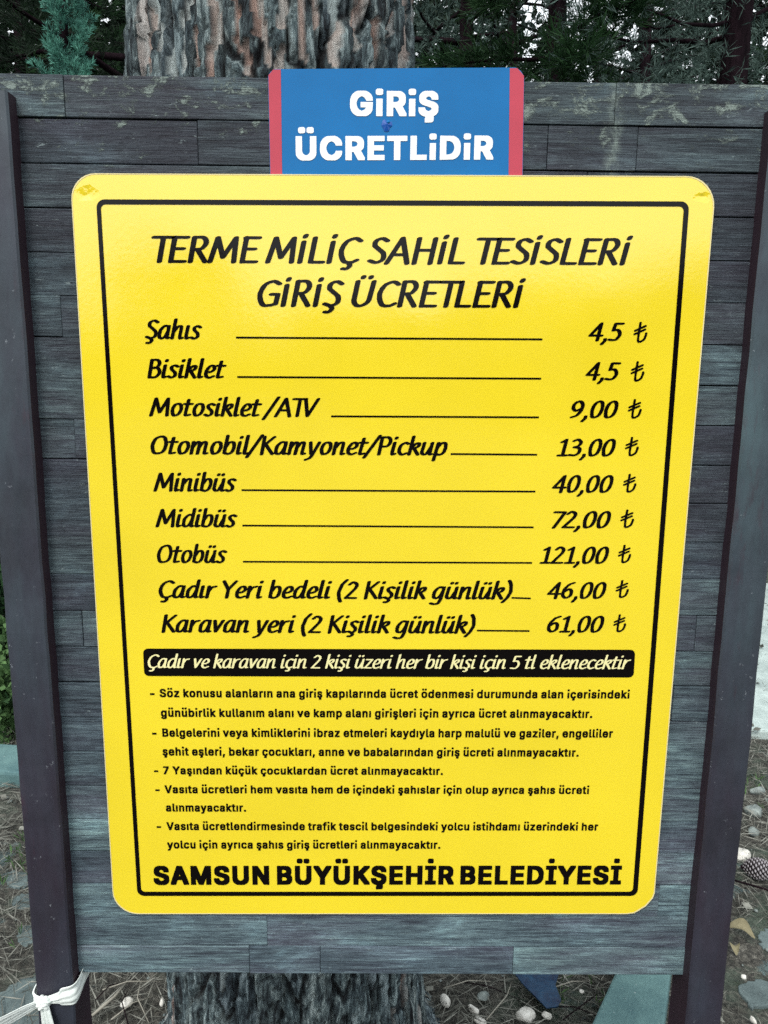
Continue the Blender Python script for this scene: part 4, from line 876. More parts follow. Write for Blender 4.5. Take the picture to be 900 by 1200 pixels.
 'f': (254, '228,379,-74,0,0,-17 228,327,0,17,-74,0 6,327,74,0,0,17 6,379,0,-17,74,0|81,0,20,0,0,144 81,432,0,-144,0,22 96,486,-10,-15,10,15 135,519,-16,-7,16,7 187,530,-18,0,14,0 222,527,-9,2,9,-2 243,521,-4,2,-5,-18 227,468,5,18,-3,1 215,472,5,-1,-5,1 195,474,8,0,-18,0 154,460,8,9,-8,-9 142,419,0,18,0,-140 142,0,0,140,-20,0'),
 'g': (425, '207,-151,31,0,-28,0 134,-140,21,-7,-21,7 82,-110,14,-12,-14,12 51,-69,8,-15,17,10 101,-41,-17,-10,5,-8 122,-66,-8,9,8,-9 154,-88,-14,6,14,-6 207,-97,-21,0,31,0 282,-75,-19,-15,19,15 311,-6,0,-31,0,25 311,68,0,-25,-2,0 306,68,2,0,-5,-8 287,41,8,10,-8,-10 252,16,15,7,-15,-7 195,5,24,0,-30,0 113,27,24,-15,-24,15 55,90,14,-28,-14,28 34,191,0,-40,0,39 55,293,-14,-29,14,29 112,361,-24,-16,24,16 196,384,-31,0,24,0 253,373,-15,8,15,-8 288,346,-8,10,8,-10 308,319,-5,8,2,0 313,319,-2,0,0,20 313,379,0,-20,20,0 372,379,-20,0,0,-129 372,-9,0,129,0,-33 350,-90,15,21,-15,-21 291,-136,25,10,-25,-10|205,59,-23,0,23,0 264,75,-16,-11,16,11 300,121,-8,-20,8,20 312,193,0,-28,0,27 300,264,8,-20,-8,20 264,312,16,-12,-16,12 205,330,23,0,-24,0 145,312,16,12,-16,-12 109,262,8,21,-8,-21 96,193,0,26,0,-27 109,123,-8,20,8,-20 145,76,-16,11,16,-11'),
 'h': (410, '114,227,0,22,0,-76 114,0,0,76,-20,0 53,0,20,0,0,170 53,509,0,-170,20,0 114,509,-20,0,0,-74 114,287,0,74,-4,0 102,287,4,0,12,35 152,362,-22,-15,22,15 227,384,-29,0,26,0 295,369,-19,11,19,-11 341,321,-11,21,11,-21 357,240,0,32,0,-80 357,0,0,80,-20,0 296,0,20,0,0,78 296,235,0,-78,0,30 273,304,15,-17,-15,17 210,329,27,0,-18,0 161,317,15,8,-15,-8 126,283,8,15,-8,-15'),
 'i': (167, '53,0,20,0,0,126 53,379,0,-126,20,0 114,379,-20,0,0,-126 114,0,0,126,-20,0|84,443,12,0,-12,0 54,455,8,-8,-8,8 41,483,0,-11,0,11 54,512,-8,-8,8,8 84,524,-12,0,12,0 114,512,-8,8,8,-8 126,483,0,11,0,-11 114,455,8,8,-8,-8'),
 'k': (381, '110,137,22,21,0,25 110,212,0,-25,4,0 121,212,-4,0,55,56 284,379,-55,-56,25,0 360,379,-25,0,-59,-60 184,199,59,60,-2,0 177,199,2,0,-22,-21|53,0,20,0,0,170 53,509,0,-170,20,0 114,509,-20,0,0,-170 114,0,0,170,-20,0|294,0,26,0,-49,62 148,186,49,-62,14,14 191,229,-14,-14,60,-76 372,0,-60,76,-26,0'),
 'l': (189, '139,-2,8,0,-29,0 74,20,14,-15,-14,15 53,84,0,-28,0,141 53,509,0,-141,20,0 114,509,-20,0,0,-137 114,99,0,137,0,-17 120,62,-4,7,4,-7 146,52,-13,0,6,0 160,53,-3,0,3,0 170,54,-3,-1,4,-17 181,3,-4,17,-5,-1 162,-1,7,1,-7,-1'),
 'm': (610, '53,0,20,0,0,126 53,379,0,-126,20,0 112,379,-20,0,0,-28 112,295,0,28,-2,0 108,295,2,0,5,20 132,346,-11,-13,11,13 172,376,-15,-7,15,7 219,386,-16,0,28,0 287,361,-17,17,17,-17 321,295,-5,27,-3,0 312,295,3,0,5,19 337,343,-12,-14,12,14 381,375,-17,-8,17,8 437,386,-20,0,22,0 497,372,-18,10,18,-10 541,328,-11,19,11,-19 557,255,0,30,0,-85 557,0,0,85,-20,0 496,0,20,0,0,85 496,254,0,-85,0,28 473,313,15,-12,-15,12 419,330,20,0,-17,0 374,320,13,7,-13,-7 345,290,7,13,-7,-13 335,247,0,16,0,-82 335,0,0,82,-20,0 274,0,20,0,0,87 274,260,0,-87,0,21 253,311,14,-13,-14,13 199,330,22,0,-15,0 158,320,13,7,-13,-7 126,289,8,14,-8,-14 114,238,0,20,0,-79 114,0,0,79,-20,0'),
 'n': (410, '114,227,0,22,0,-76 114,0,0,76,-20,0 53,0,20,0,0,126 53,379,0,-126,20,0 112,379,-20,0,0,-31 112,287,0,31,-3,0 102,287,3,0,12,35 152,362,-22,-15,22,15 227,384,-29,0,26,0 295,369,-19,11,19,-11 341,321,-11,21,11,-21 357,240,0,32,0,-80 357,0,0,80,-20,0 296,0,20,0,0,78 296,235,0,-78,0,30 273,304,15,-17,-15,17 210,329,27,0,-18,0 161,317,15,8,-15,-8 126,283,8,15,-8,-15'),
 'o': (415, '207,-8,35,0,-34,0 117,16,26,-16,-26,16 56,85,15,-29,-15,29 34,187,0,-39,0,40 56,291,-15,-29,15,29 117,360,-26,-16,26,16 207,384,-34,0,35,0 299,360,-26,16,26,-16 359,291,-14,29,14,-29 381,187,0,40,0,-39 359,85,14,29,-14,-29 299,16,26,16,-26,-16|207,46,-25,0,25,0 270,66,-17,-13,17,13 307,117,-8,-21,8,21 319,187,0,-25,0,25 307,258,8,-22,-8,22 270,310,17,-13,-17,13 207,330,25,0,-25,0 145,310,16,13,-16,-13 108,258,8,22,-8,-22 96,187,0,26,0,-25 108,117,-8,21,8,-21 145,66,-16,13,16,-13'),
 'p': (424, '53,-143,20,0,0,174 53,379,0,-174,20,0 112,379,-20,0,0,-20 112,319,0,20,2,0 118,319,-2,0,5,8 137,346,-8,-10,8,10 171,373,-15,-8,15,8 229,384,-24,0,32,0 313,361,-24,16,24,-16 370,293,-14,29,14,-29 390,189,0,40,0,-40 370,84,14,29,-14,-29 313,16,24,16,-24,-16 229,-8,32,0,-23,0 173,4,15,-8,-15,8 138,31,8,-10,-8,10 118,59,5,-8,-1,0 114,59,1,0,0,-67 114,-143,0,67,-20,0|220,47,-23,0,23,0 279,66,-16,-13,16,13 316,117,-8,-22,8,22 328,189,0,-27,0,27 316,261,8,-21,-8,21 280,311,16,-12,-16,12 220,330,24,0,-23,0 161,312,16,12,-16,-12 125,263,8,21,-8,-21 113,189,0,28,0,-28 125,115,-8,21,8,-21 162,65,-16,12,16,-12'),
 'r': (259, '53,0,20,0,0,126 53,379,0,-126,20,0 112,379,-20,0,0,-19 112,321,0,19,1,0 115,321,-1,0,7,19 152,367,-18,-12,18,12 213,385,-23,0,5,0 229,384,-6,0,6,0 243,384,-3,0,0,-20 243,322,0,20,-2,0 230,324,7,-1,-7,1 207,326,8,0,-18,0 159,315,14,7,-14,-7 126,284,8,13,-8,-13 114,237,0,18,0,-79 114,0,0,79,-20,0'),
 's': (365, '182,-8,29,0,-26,0 112,3,20,-8,-20,8 62,38,13,-15,-13,15 36,94,4,-22,19,4 94,107,-19,-4,5,-21 124,60,-15,10,15,-10 181,45,-23,0,26,0 244,62,-16,-11,16,11 268,103,0,-16,0,13 254,136,9,-9,-9,9 212,155,19,-4,-21,5 149,170,21,-5,-34,8 72,208,17,-17,-17,17 47,274,0,-27,0,22 65,332,-12,-17,12,17 115,370,-21,-9,21,9 187,384,-27,0,26,0 254,372,-19,8,19,-8 299,339,-11,14,11,-14 324,290,-5,19,-19,-4 268,277,19,4,-5,14 243,316,12,-11,-12,11 187,333,24,0,-23,0 131,317,15,10,-15,-10 109,277,0,16,0,-14 124,243,-10,9,10,-9 172,223,-22,5,19,-5 229,209,-19,5,35,-8 306,171,-17,17,17,-17 331,107,0,26,0,-22 312,47,13,17,-13,-17 260,6,23,10,-23,-10'),
 't': (227, '204,379,-66,0,0,-17 204,327,0,17,-66,0 6,327,66,0,0,17 6,379,0,-17,66,0|65,471,0,-126,20,0 126,471,-20,0,0,-125 126,98,0,125,0,-17 136,61,-7,8,7,-8 170,50,-16,0,4,0 185,51,-6,-1,6,1 202,54,-5,-1,4,-17 213,2,-4,17,-6,-2 192,-3,8,1,-8,-1 168,-4,8,0,-33,0 92,21,18,-17,-18,17 65,93,0,-31,0,126'),
 'u': (410, '182,-5,28,0,-25,0 115,11,19,-11,-19,11 69,59,11,-21,-11,21 53,139,0,-32,0,80 53,379,0,-80,20,0 114,379,-20,0,0,-78 114,144,0,78,0,-30 137,75,-15,17,15,-17 200,50,-27,0,18,0 249,62,-14,-8,14,8 283,97,-8,-15,8,15 296,153,0,-22,0,76 296,379,0,-76,20,0 357,379,-20,0,0,-126 357,0,0,126,-20,0 298,0,20,0,0,31 298,92,0,-31,3,0 307,92,-3,0,-12,-35 257,17,22,15,-22,-15'),
 'v': (389, '163,0,21,0,-48,126 17,379,48,-126,22,0 84,379,-22,0,27,-75 165,155,-27,75,8,-23 187,87,-6,23,6,-23 206,21,-6,21,-7,0 184,21,7,0,7,21 203,87,-6,-23,6,23 224,155,-8,-23,27,75 305,379,-27,-75,22,0 371,379,-22,0,-48,-126 226,0,48,126,-21,0'),
 'y': (389, '47,-139,4,-2,5,18 61,-86,-5,-18,3,-1 71,-87,-3,1,12,-3 104,-89,-10,-2,10,2 130,-74,-8,-8,8,8 151,-36,-6,-17,4,11 163,-1,-4,-11,-48,127 17,379,48,-127,22,0 84,379,-22,0,27,-75 165,155,-27,75,8,-23 187,87,-6,23,6,-23 206,21,-7,21,-7,0 184,21,7,0,6,21 202,87,-6,-23,6,23 224,155,-8,-23,27,75 305,379,-27,-75,22,0 371,379,-22,0,-56,-146 204,-58,56,146,-8,-20 177,-107,11,13,-11,-13 139,-136,14,6,-14,-6 91,-145,18,0,-10,0 65,-143,8,-1,-8,1'),
 'z': (380, '42,0,99,0,0,15 42,46,0,-15,71,91 254,320,-71,-91,0,1 254,323,0,-1,-69,0 48,323,69,0,0,19 48,379,0,-19,95,0 333,379,-95,0,0,-16 333,331,0,16,-69,-90 126,60,69,90,0,-1 126,56,0,1,71,0 339,56,-71,0,0,-19 339,0,0,19,-99,0'),
 'Ü': (517, '259,-8,40,0,-40,0 154,15,30,-16,-30,16 85,80,16,-27,-16,27 60,173,0,-35,0,112 60,509,0,-112,21,0 124,509,-21,0,0,-110 124,178,0,110,0,-24 141,113,-11,19,11,-19 187,68,-20,11,20,-11 259,52,-28,0,28,0 331,68,-20,-11,20,11 377,113,-11,-19,11,19 393,178,0,-24,0,110 393,509,0,-110,22,0 457,509,-22,0,0,-112 457,173,0,112,0,-35 433,80,16,27,-16,-27 363,15,30,16,-30,-16|331,572,11,0,-11,0 302,584,8,-8,-8,8 290,612,0,-11,0,11 302,641,-8,-8,8,8 331,653,-11,0,11,0 359,641,-8,8,8,-8 371,612,0,11,0,-11 359,584,8,8,-8,-8|187,572,11,0,-11,0 158,584,8,-8,-8,8 146,612,0,-11,0,11 158,641,-8,-8,8,8 187,653,-11,0,11,0 216,641,-8,8,8,-8 227,612,0,11,0,-11 216,584,8,8,-8,-8'),
 'ç': (396, '207,-8,19,0,-34,0 117,16,26,-16,-26,16 56,85,15,-29,-15,29 34,187,0,-39,0,40 56,291,-15,-29,15,29 117,360,-26,-16,26,16 207,384,-34,0,19,0 260,377,-17,5,17,-5 305,356,-14,9,14,-9 340,322,-10,13,10,-13 362,277,-5,17,-20,-5 303,262,20,5,-3,10 290,289,6,-8,-6,8 270,311,8,-6,-8,6 242,325,10,-3,-10,3 207,330,13,0,-25,0 145,310,16,13,-16,-13 108,258,8,22,-8,-22 96,187,0,26,0,-25 108,117,-8,21,8,-21 145,66,-16,13,16,-13 207,46,-25,0,13,0 243,52,-11,-3,11,3 271,66,-8,-6,8,6 292,89,-6,-9,6,9 304,117,-3,-10,20,-5 363,102,-20,5,-5,-17 341,56,10,14,-10,-14 306,21,14,10,-14,-10 261,-1,17,5,-17,-5|169,-143,14,0,0,12 169,-107,0,-12,13,0 210,-107,-13,0,13,0 236,-102,-5,-3,5,3 243,-84,0,-8,0,8 236,-67,5,-3,-5,3 210,-62,13,0,-9,0 182,-62,9,0,3,26 192,16,-3,-26,11,0 224,16,-11,0,0,-5 224,0,0,5,0,-10 224,-29,0,10,22,-1 273,-44,-10,9,10,-9 289,-85,0,18,0,-20 270,-129,13,9,-13,-9 210,-143,27,0,-14,0'),
 'ö': (415, '207,-8,35,0,-34,0 117,16,26,-16,-26,16 56,85,15,-29,-15,29 34,187,0,-39,0,40 56,291,-15,-29,15,29 117,360,-26,-16,26,16 207,384,-34,0,35,0 299,360,-26,16,26,-16 359,291,-14,29,14,-29 381,187,0,40,0,-39 359,85,14,29,-14,-29 299,16,26,16,-26,-16|207,46,-25,0,25,0 270,66,-17,-13,17,13 307,117,-8,-21,8,21 319,187,0,-25,0,25 307,258,8,-22,-8,22 270,310,17,-13,-17,13 207,330,25,0,-25,0 145,310,16,13,-16,-13 108,258,8,22,-8,-22 96,187,0,26,0,-25 108,117,-8,21,8,-21 145,66,-16,13,16,-13|279,443,11,0,-11,0 251,455,8,-8,-8,8 239,483,0,-11,0,11 251,512,-8,-8,8,8 279,523,-11,0,11,0 308,512,-8,8,8,-8 320,483,0,11,0,-11 308,455,8,8,-8,-8|136,443,11,0,-11,0 107,455,8,-8,-8,8 95,483,0,-11,0,11 107,512,-8,-8,8,8 136,523,-11,0,11,0 164,512,-8,8,8,-8 176,483,0,11,0,-11 164,455,8,8,-8,-8'),
 'ü': (410, '182,-5,28,0,-25,0 115,11,19,-11,-19,11 69,59,11,-21,-11,21 53,139,0,-32,0,80 53,379,0,-80,20,0 114,379,-20,0,0,-78 114,144,0,78,0,-30 137,75,-15,17,15,-17 200,50,-27,0,18,0 249,62,-14,-8,14,8 283,97,-8,-15,8,15 296,153,0,-22,0,76 296,379,0,-76,20,0 357,379,-20,0,0,-126 357,0,0,126,-20,0 298,0,20,0,0,31 298,92,0,-31,3,0 307,92,-3,0,-12,-35 257,17,22,15,-22,-15|277,443,11,0,-11,0 248,455,8,-8,-8,8 236,483,0,-11,0,11 248,512,-8,-8,8,8 277,523,-11,0,11,0 305,512,-8,8,8,-8 317,483,0,11,0,-11 305,455,8,8,-8,-8|133,443,11,0,-11,0 104,455,8,-8,-8,8 93,483,0,-11,0,11 104,512,-8,-8,8,8 133,523,-11,0,11,0 162,512,-8,8,8,-8 173,483,0,11,0,-11 162,455,8,8,-8,-8'),
 'İ': (300, '31,0,79,0,0,19 31,57,0,-19,29,0 118,57,-29,0,0,132 118,452,0,-132,-29,0 31,452,29,0,0,19 31,509,0,-19,79,0 269,509,-79,0,0,-19 269,452,0,19,-29,0 183,452,29,0,0,-132 183,57,0,132,29,0 269,57,-29,0,0,-19 269,0,0,19,-79,0|150,572,12,0,-12,0 120,584,8,-8,-8,8 108,612,0,-11,0,11 120,641,-8,-8,8,8 150,653,-12,0,12,0 180,641,-8,8,8,-8 193,612,0,11,0,-11 180,584,8,8,-8,-8'),
 'ı': (167, '53,0,20,0,0,126 53,379,0,-126,20,0 114,379,-20,0,0,-126 114,0,0,126,-20,0'),
 'Ş': (447, '224,-9,39,0,-37,0 128,9,27,-12,-27,12 64,60,15,-22,-15,22 38,137,2,-29,22,0 104,137,-22,0,2,-20 123,88,-11,13,11,-13 166,59,-18,6,18,-6 224,49,-20,0,23,0 286,60,-18,-7,18,7 329,92,-11,-14,11,14 346,139,0,-18,0,16 332,179,9,-10,-9,10 296,205,15,-7,-15,7 245,222,19,-5,-20,6 184,239,20,-6,-42,12 86,289,23,-22,-23,22 52,372,0,-34,0,29 75,448,-15,-22,15,22 138,498,-26,-12,26,12 227,516,-33,0,34,0 316,498,-26,12,26,-12 377,449,-15,21,15,-21 401,378,-1,26,-21,0 337,378,21,0,-3,25 302,437,21,-14,-21,14 225,459,31,0,-22,0 167,448,17,7,-17,-7 129,418,9,13,-9,-13 115,376,0,16,0,-17 131,334,-11,11,11,-11 169,308,-15,6,15,-6 212,293,-14,4,17,-5 264,279,-17,5,15,-4 312,264,-17,7,17,-7 359,238,-15,11,15,-11 395,198,-9,16,9,-16 408,139,0,23,0,-28 386,64,15,22,-15,-22 323,11,28,13,-28,-13|186,-143,14,0,0,12 186,-107,0,-12,13,0 226,-107,-13,0,13,0 252,-102,-5,-3,5,3 259,-84,0,-8,0,8 252,-67,5,-3,-5,3 226,-62,13,0,-9,0 198,-62,9,0,3,26 208,16,-3,-26,11,0 241,16,-11,0,0,-5 241,0,0,5,0,-10 241,-29,0,10,22,-1 290,-44,-10,9,10,-9 305,-85,0,18,0,-20 286,-129,13,9,-13,-9 226,-143,27,0,-14,0'),
 'ş': (365, '182,-8,29,0,-26,0 112,3,20,-8,-20,8 62,38,13,-15,-13,15 36,94,4,-22,19,4 94,107,-19,-4,5,-21 124,60,-15,10,15,-10 181,45,-23,0,26,0 244,62,-16,-11,16,11 268,103,0,-16,0,13 254,136,9,-9,-9,9 212,155,19,-4,-21,5 149,170,21,-5,-34,8 72,208,17,-17,-17,17 47,274,0,-27,0,22 65,332,-12,-17,12,17 115,370,-21,-9,21,9 187,384,-27,0,26,0 254,372,-19,8,19,-8 299,339,-11,14,11,-14 324,290,-5,19,-19,-4 268,277,19,4,-5,14 243,316,12,-11,-12,11 187,333,24,0,-23,0 131,317,15,10,-15,-10 109,277,0,16,0,-14 124,243,-10,9,10,-9 172,223,-22,5,19,-5 229,209,-19,5,35,-8 306,171,-17,17,17,-17 331,107,0,26,0,-22 312,47,13,17,-13,-17 260,6,23,10,-23,-10|147,-143,14,0,0,12 147,-107,0,-12,13,0 188,-107,-13,0,13,0 214,-102,-5,-3,5,3 221,-84,0,-8,0,8 214,-67,5,-3,-5,3 188,-62,13,0,-9,0 160,-62,9,0,3,26 170,16,-3,-26,11,0 202,16,-11,0,0,-5 202,0,0,5,0,-10 202,-29,0,10,22,-1 251,-44,-10,9,10,-9 267,-85,0,18,0,-20 248,-129,13,9,-13,-9 188,-143,27,0,-14,0'),
}
_sc = {}; SANS_WIDE = 1.32
def sans_glyph(ch, off):
    """bezier outlines, flattened, fattened evenly by sweeping a small squarish brush round them, then filled"""
    if (ch, off) in _sc: return _sc[(ch, off)]
    loops = []
    for sp in SANS[ch][1].split('|'):
        pts = [[a*(SANS_WIDE if k % 2 == 0 else 1) for k, a in enumerate(map(int, q.split(',')))] for q in sp.split()]; lp = []
        for q, r in zip(pts, pts[1:]+pts[:1]):
            p0, p1, p2, p3 = np.array(q[:2]), np.array([q[0]+q[4], q[1]+q[5]]), np.array([r[0]+r[2], r[1]+r[3]]), np.array(r[:2])
            d = (p3-p0)/(np.linalg.norm(p3-p0)+1e-9)
            bend = abs(d[0]*(p1-p0)[1]-d[1]*(p1-p0)[0])+abs(d[0]*(p3-p2)[1]-d[1]*(p3-p2)[0])
            for t in ((0,) if bend < 4 else (0, .5)): lp.append(tuple(p0*(1-t)**3+3*p1*t*(1-t)**2+3*p2*t*t*(1-t)+p3*t**3))
        loops.append(lp)
    if len(loops) > 1 and ch in 'iİüÜöj':         # keep the dots clear of the fattened stems
        low = min(loops, key=lambda l: min(p[1] for p in l)); base_top = max(p[1] for p in low)
        for n_l, l in enumerate(loops):
            if min(p[1] for p in l) > base_top*.99: 
                side = 0 if ch in 'iİj' else (1 if sum(p[0] for p in l)/len(l) > sum(p[0] for p in low)/len(low) else -1)
                loops[n_l] = [(x+side*off*620, y+off*(650 if ch == 'i' else 1250)) for x, y in l]
            elif ch == 'i': loops[n_l] = [(x, y*(1-off*2.2)) for x, y in l]
    k = .82; o_ = off*1000; nib = [(a*o_, b*o_*.60) for a, b in ((1, k), (k, 1), (-k, 1), (-1, k), (-1, -k), (-k, -1), (k, -1), (1, -k))]
    V_, F_, E_ = [], [], []
    for lp in loops:
        b0 = len(V_); V_ += [Vector(p) for p in lp]; E_ += [(b0+a, b0+(a+1) % len(lp)) for a in range(len(lp))]
    for lp in loops:
        for a, b in zip(lp, lp[1:]+lp[:1]):
            h = hull([(a[0]+q[0], a[1]+q[1]) for q in nib]+[(b[0]+q[0], b[1]+q[1]) for q in nib])
            F_.append(list(range(len(V_), len(V_)+len(h)))); V_ += [Vector(q) for q in h]
    r = delaunay_2d_cdt(V_, E_, F_, 0, 1e-3)
    def inside(x, y):
        c = False
        for lp in loops:
            for (x0, y0), (x1, y1) in zip(lp, lp[1:]+lp[:1]):
                if (y0 > y) != (y1 > y) and x < (x1-x0)*(y-y0)/(y1-y0)+x0: c = not c
        return c
    keep = [tuple(f) for f, src in zip(r[2], r[5]) if len(src) or inside(sum(r[0][k].x for k in f)/len(f), sum(r[0][k].y for k in f)/len(f))]
    g = lean(r[0], keep, 4.0); r = ([(x/1000, y/1000) for x, y in g[0]], g[1]); _sc[(ch, off)] = r; return r
def sans_text(s, off, track=1.06, word=1.0):
    V_, F_ = [], []; x = 0
    for ch in s:
        if ch == ' ': x += .21*word; continue
        gv, gf = sans_glyph(ch, off); b = len(V_)
        V_ += [(v[0]+x, v[1]) for v in gv]; F_ += [tuple(b+k for k in f) for f in gf]
        x += SANS[ch][0]*SANS_WIDE/1000 + (track-1)*.35 + off*.9
    return V_, F_, SANS_CAP+off*.60
SANS_CAP = max(int(q.split(',')[1]) for q in SANS['R'][1].split('|')[0].split())/1000
def put(name, txt, L, Rr, cap, parent, mat, Yp=-.0004, base_off=0.0, label=None):
    """lay lettering on the sheet so its ends and baseline match L and Rr (points of the photograph), capital height 'cap' in photo px"""
    V_, F_, H = txt
    a, b = at(*L, Yp), at(*Rr, Yp); m = ((L[0]+Rr[0])/2, (L[1]+Rr[1])/2)
    ch = at(m[0], m[1]-cap, Yp)[2]-at(m[0], m[1], Yp)[2]
    x0 = min(v[0] for v in V_); x1 = max(v[0] for v in V_); sx = (b[0]-a[0])/(x1-x0); sy = ch/H
    sl = (b[2]-a[2])/(b[0]-a[0])
    vs = [((v[0]-x0)*sx, 0, (v[1]-base_off)*sy + (v[0]-x0)*sx*sl) for v in V_]
    fs = []
    for f in F_:                                 # all facing the reader
        n_ = sum((vs[f[i]][0]*vs[f[(i+1) % len(f)]][2]-vs[f[(i+1) % len(f)]][0]*vs[f[i]][2]) for i in range(len(f)))
        fs.append(f if n_ > 0 else f[::-1])
    o = mesh_obj(name, pyd(name, vs, fs), mat, parent, (float(a[0]), Yp, float(a[2])))
    if label: o['label'] = label
    return o
def stroke_line(name, L, Rr, th, parent, mat, Yp=-.0004):
    a, b = at(*L, Yp), at(*Rr, Yp); t = th/2/980
    return mesh_obj(name, pyd(name, [(a[0], Yp, a[2]-t), (b[0], Yp, b[2]-t), (b[0], Yp, b[2]+t), (a[0], Yp, a[2]+t)], [(0, 1, 2, 3)]), mat, parent)

def rounded(c4, radii, nseg=8):                 # c4: corners (x,z) TL,TR,BR,BL -> outline
    out = []
    for i in range(4):
        p = np.array(c4[i]); a = np.array(c4[i-1]); b = np.array(c4[(i+1) % 4]); r = radii[i]
        u = (a-p)/np.linalg.norm(a-p); v = (b-p)/np.linalg.norm(b-p); chamf = r < 0; r = abs(r)
        if chamf: out += [p+u*r*1.25, p+u*r*.95+v*r*.08, p+(u+v)*r*.42+u*r*.05, p+v*r*1.0+u*r*.06, p+v*r*1.4]; continue
        c = p+(u+v)*r
        for k in range(nseg+1):
            t = k/nseg*math.pi/2; out.append(c - v*r*math.cos(t) - u*r*math.sin(t))
    return out
def sheet(name, outline, y0, y1, mats, parent, bow=None):
    """thin panel from an (x,z) outline; face finely divided so it can be gently bowed"""
    n = len(outline); cx_ = sum(p[0] for p in outline)/n; cz_ = sum(p[1] for p in outline)/n
    bm = bmesh.new(); f0 = [bm.verts.new((p[0], y0, p[1])) for p in outline]; f1 = [bm.verts.new((p[0], y1, p[1])) for p in outline]
    a = bm.faces.new(f0); b = bm.faces.new(f1[::-1]); a.material_index = 0; b.material_index = 1
    for k in range(n): q = bm.faces.new((f0[k], f1[k], f1[(k+1) % n], f0[(k+1) % n])); q.material_index = 1
    bmesh.ops.recalc_face_normals(bm, faces=bm.faces)
    me = bpy.data.meshes.new(name); bm.to_mesh(me); bm.free(); return mesh_obj(name, me, mats, parent)

# yellow price sign
price = empty('price_sign', (0, 0, 0)); tag(price, 'large glossy yellow price sign with black Turkish lettering fixed to the plank board', 'sign')
corn = [at(*p, 0)[[0, 2]] for p in ((82, 203), (840, 206.5), (765, 1071), (133.5, 1071))]
ol = rounded(corn, [.027, .033, -.024, .032])
ol_y = ol
sheet('panel', ol, 0, .0022, [M['yellow'], M['edge']], price)
Yi = -.0004
bc = [at(*p, Yi)[[0, 2]] for p in ((112.5, 233.5), (808, 236), (747, 1050), (161, 1050))]
bi = [at(*p, Yi)[[0, 2]] for p in ((118, 239.5), (801.5, 242), (741.5, 1045), (165.5, 1045))]
oo, oi_ = rounded(bc, [.009]*4, 6), rounded(bi, [.005]*4, 6); n_ = len(oo)
mesh_obj('border_line', pyd('border_line', [(p[0], Yi, p[1]) for p in oo]+[(p[0], Yi, p[1]) for p in oi_], [(k, k+n_, (k+1) % n_+n_, (k+1) % n_) for k in range(n_)]), M['ink'], price)
TI = dict(thick=18.5, thin=10.5)
put('title_text', nib_text('TERME MİLİÇ SAHİL TESİSLERİ', track=5, **TI), (178.5, 307), (740, 310), 30, price, M['ink'])
put('title_text', nib_text('GİRİŞ ÜCRETLERİ', track=5, **TI), (301.5, 358.5), (615, 360), 30, price, M['ink'])
rows = [
 ('Şahıs', 169.6, 237.5, 396.8, 22, (276.5, 395.5, 635.6, 397.6), '4,5', 689, 731, 399, (741.6, 758, 376.6, 401)),
 ('Bisiklet', 172.5, 266, 442.6, 21.5, (278, 441.7, 634.3, 443.7), '4,5', 685.6, 727, 445, (738.3, 754.5, 422.7, 446.5)),
 ('Motosiklet /ATV', 174.5, 375.5, 487.2, 21, (388, 487.8, 631.5, 489), '9,00', 667.4, 724, 489.6, (735, 751.4, 467, 490)),
 ('Otomobil/Kamyonet/Pickup', 176.5, 524.5, 531.8, 21, (528, 532, 629.5, 532.8), '13,00', 651.9, 721, 534.4, (731.8, 748, 511.4, 534)),
 ('Minibüs', 179.6, 278, 575.3, 21, (283, 574.3, 627.4, 576), '40,00', 646.4, 718.2, 577, (729.4, 745.2, 554.7, 576.7)),
 ('Midibüs', 182, 278.8, 617.2, 20.5, (284, 615.8, 625.3, 617.9), '72,00', 646.4, 715.4, 618.6, (726.3, 742.5, 596.5, 618.2)),
 ('Otobüs', 184, 266.8, 659.2, 20.5, (284.7, 658.2, 623.6, 659.6), '121,00', 632, 713, 660.3, (723.5, 739, 637.9, 659.4)),
 ('Çadır Yeri bedeli (2 Kişilik günlük)', 186, 600.5, 700.4, 20, (599.5, 700.6, 622, 701.2), '46,00', 640.5, 710, 701.3, (720.8, 736.3, 679.2, 700.3)),
 ('Karavan yeri (2 Kişilik günlük)', 189, 557, 740.6, 20, (558.9, 738.9, 620.5, 739.4), '61,00', 640.5, 707.4, 740.9, (718, 733.2, 719.5, 740.4)),
]
for (s, xl, xr, yb, cap, ln, pr_, pl_, prr, pb, li) in rows:
    sl = .0042
    put('tariff_text', nib_text(s, thick=19, thin=11, track=1.5), (xl, yb), (xr, yb+(xr-xl)*sl), cap, price, M['ink'])
    stroke_line('leader_line', ln[:2], ln[2:], 2.0, price, M['ink'])
    put('price_text', nib_text(pr_, thick=19, thin=11), (pl_, pb-.2), (prr, pb), cap*.965, price, M['ink'])
    # lira sign: hooked stem with two rising bars
    GL['₺'] = (60, 'P 26 100 26 22;S 26 22 30 5 44 4 60 16 66 36 66 46;P 4 60 56 84;P 4 42 56 66')
    put('lira_text', nib_text('₺', thick=14.5, thin=11, slant=.10), (li[0], li[3]), (li[1], li[3]), (li[3]-li[2])*.93, price, M['ink'])
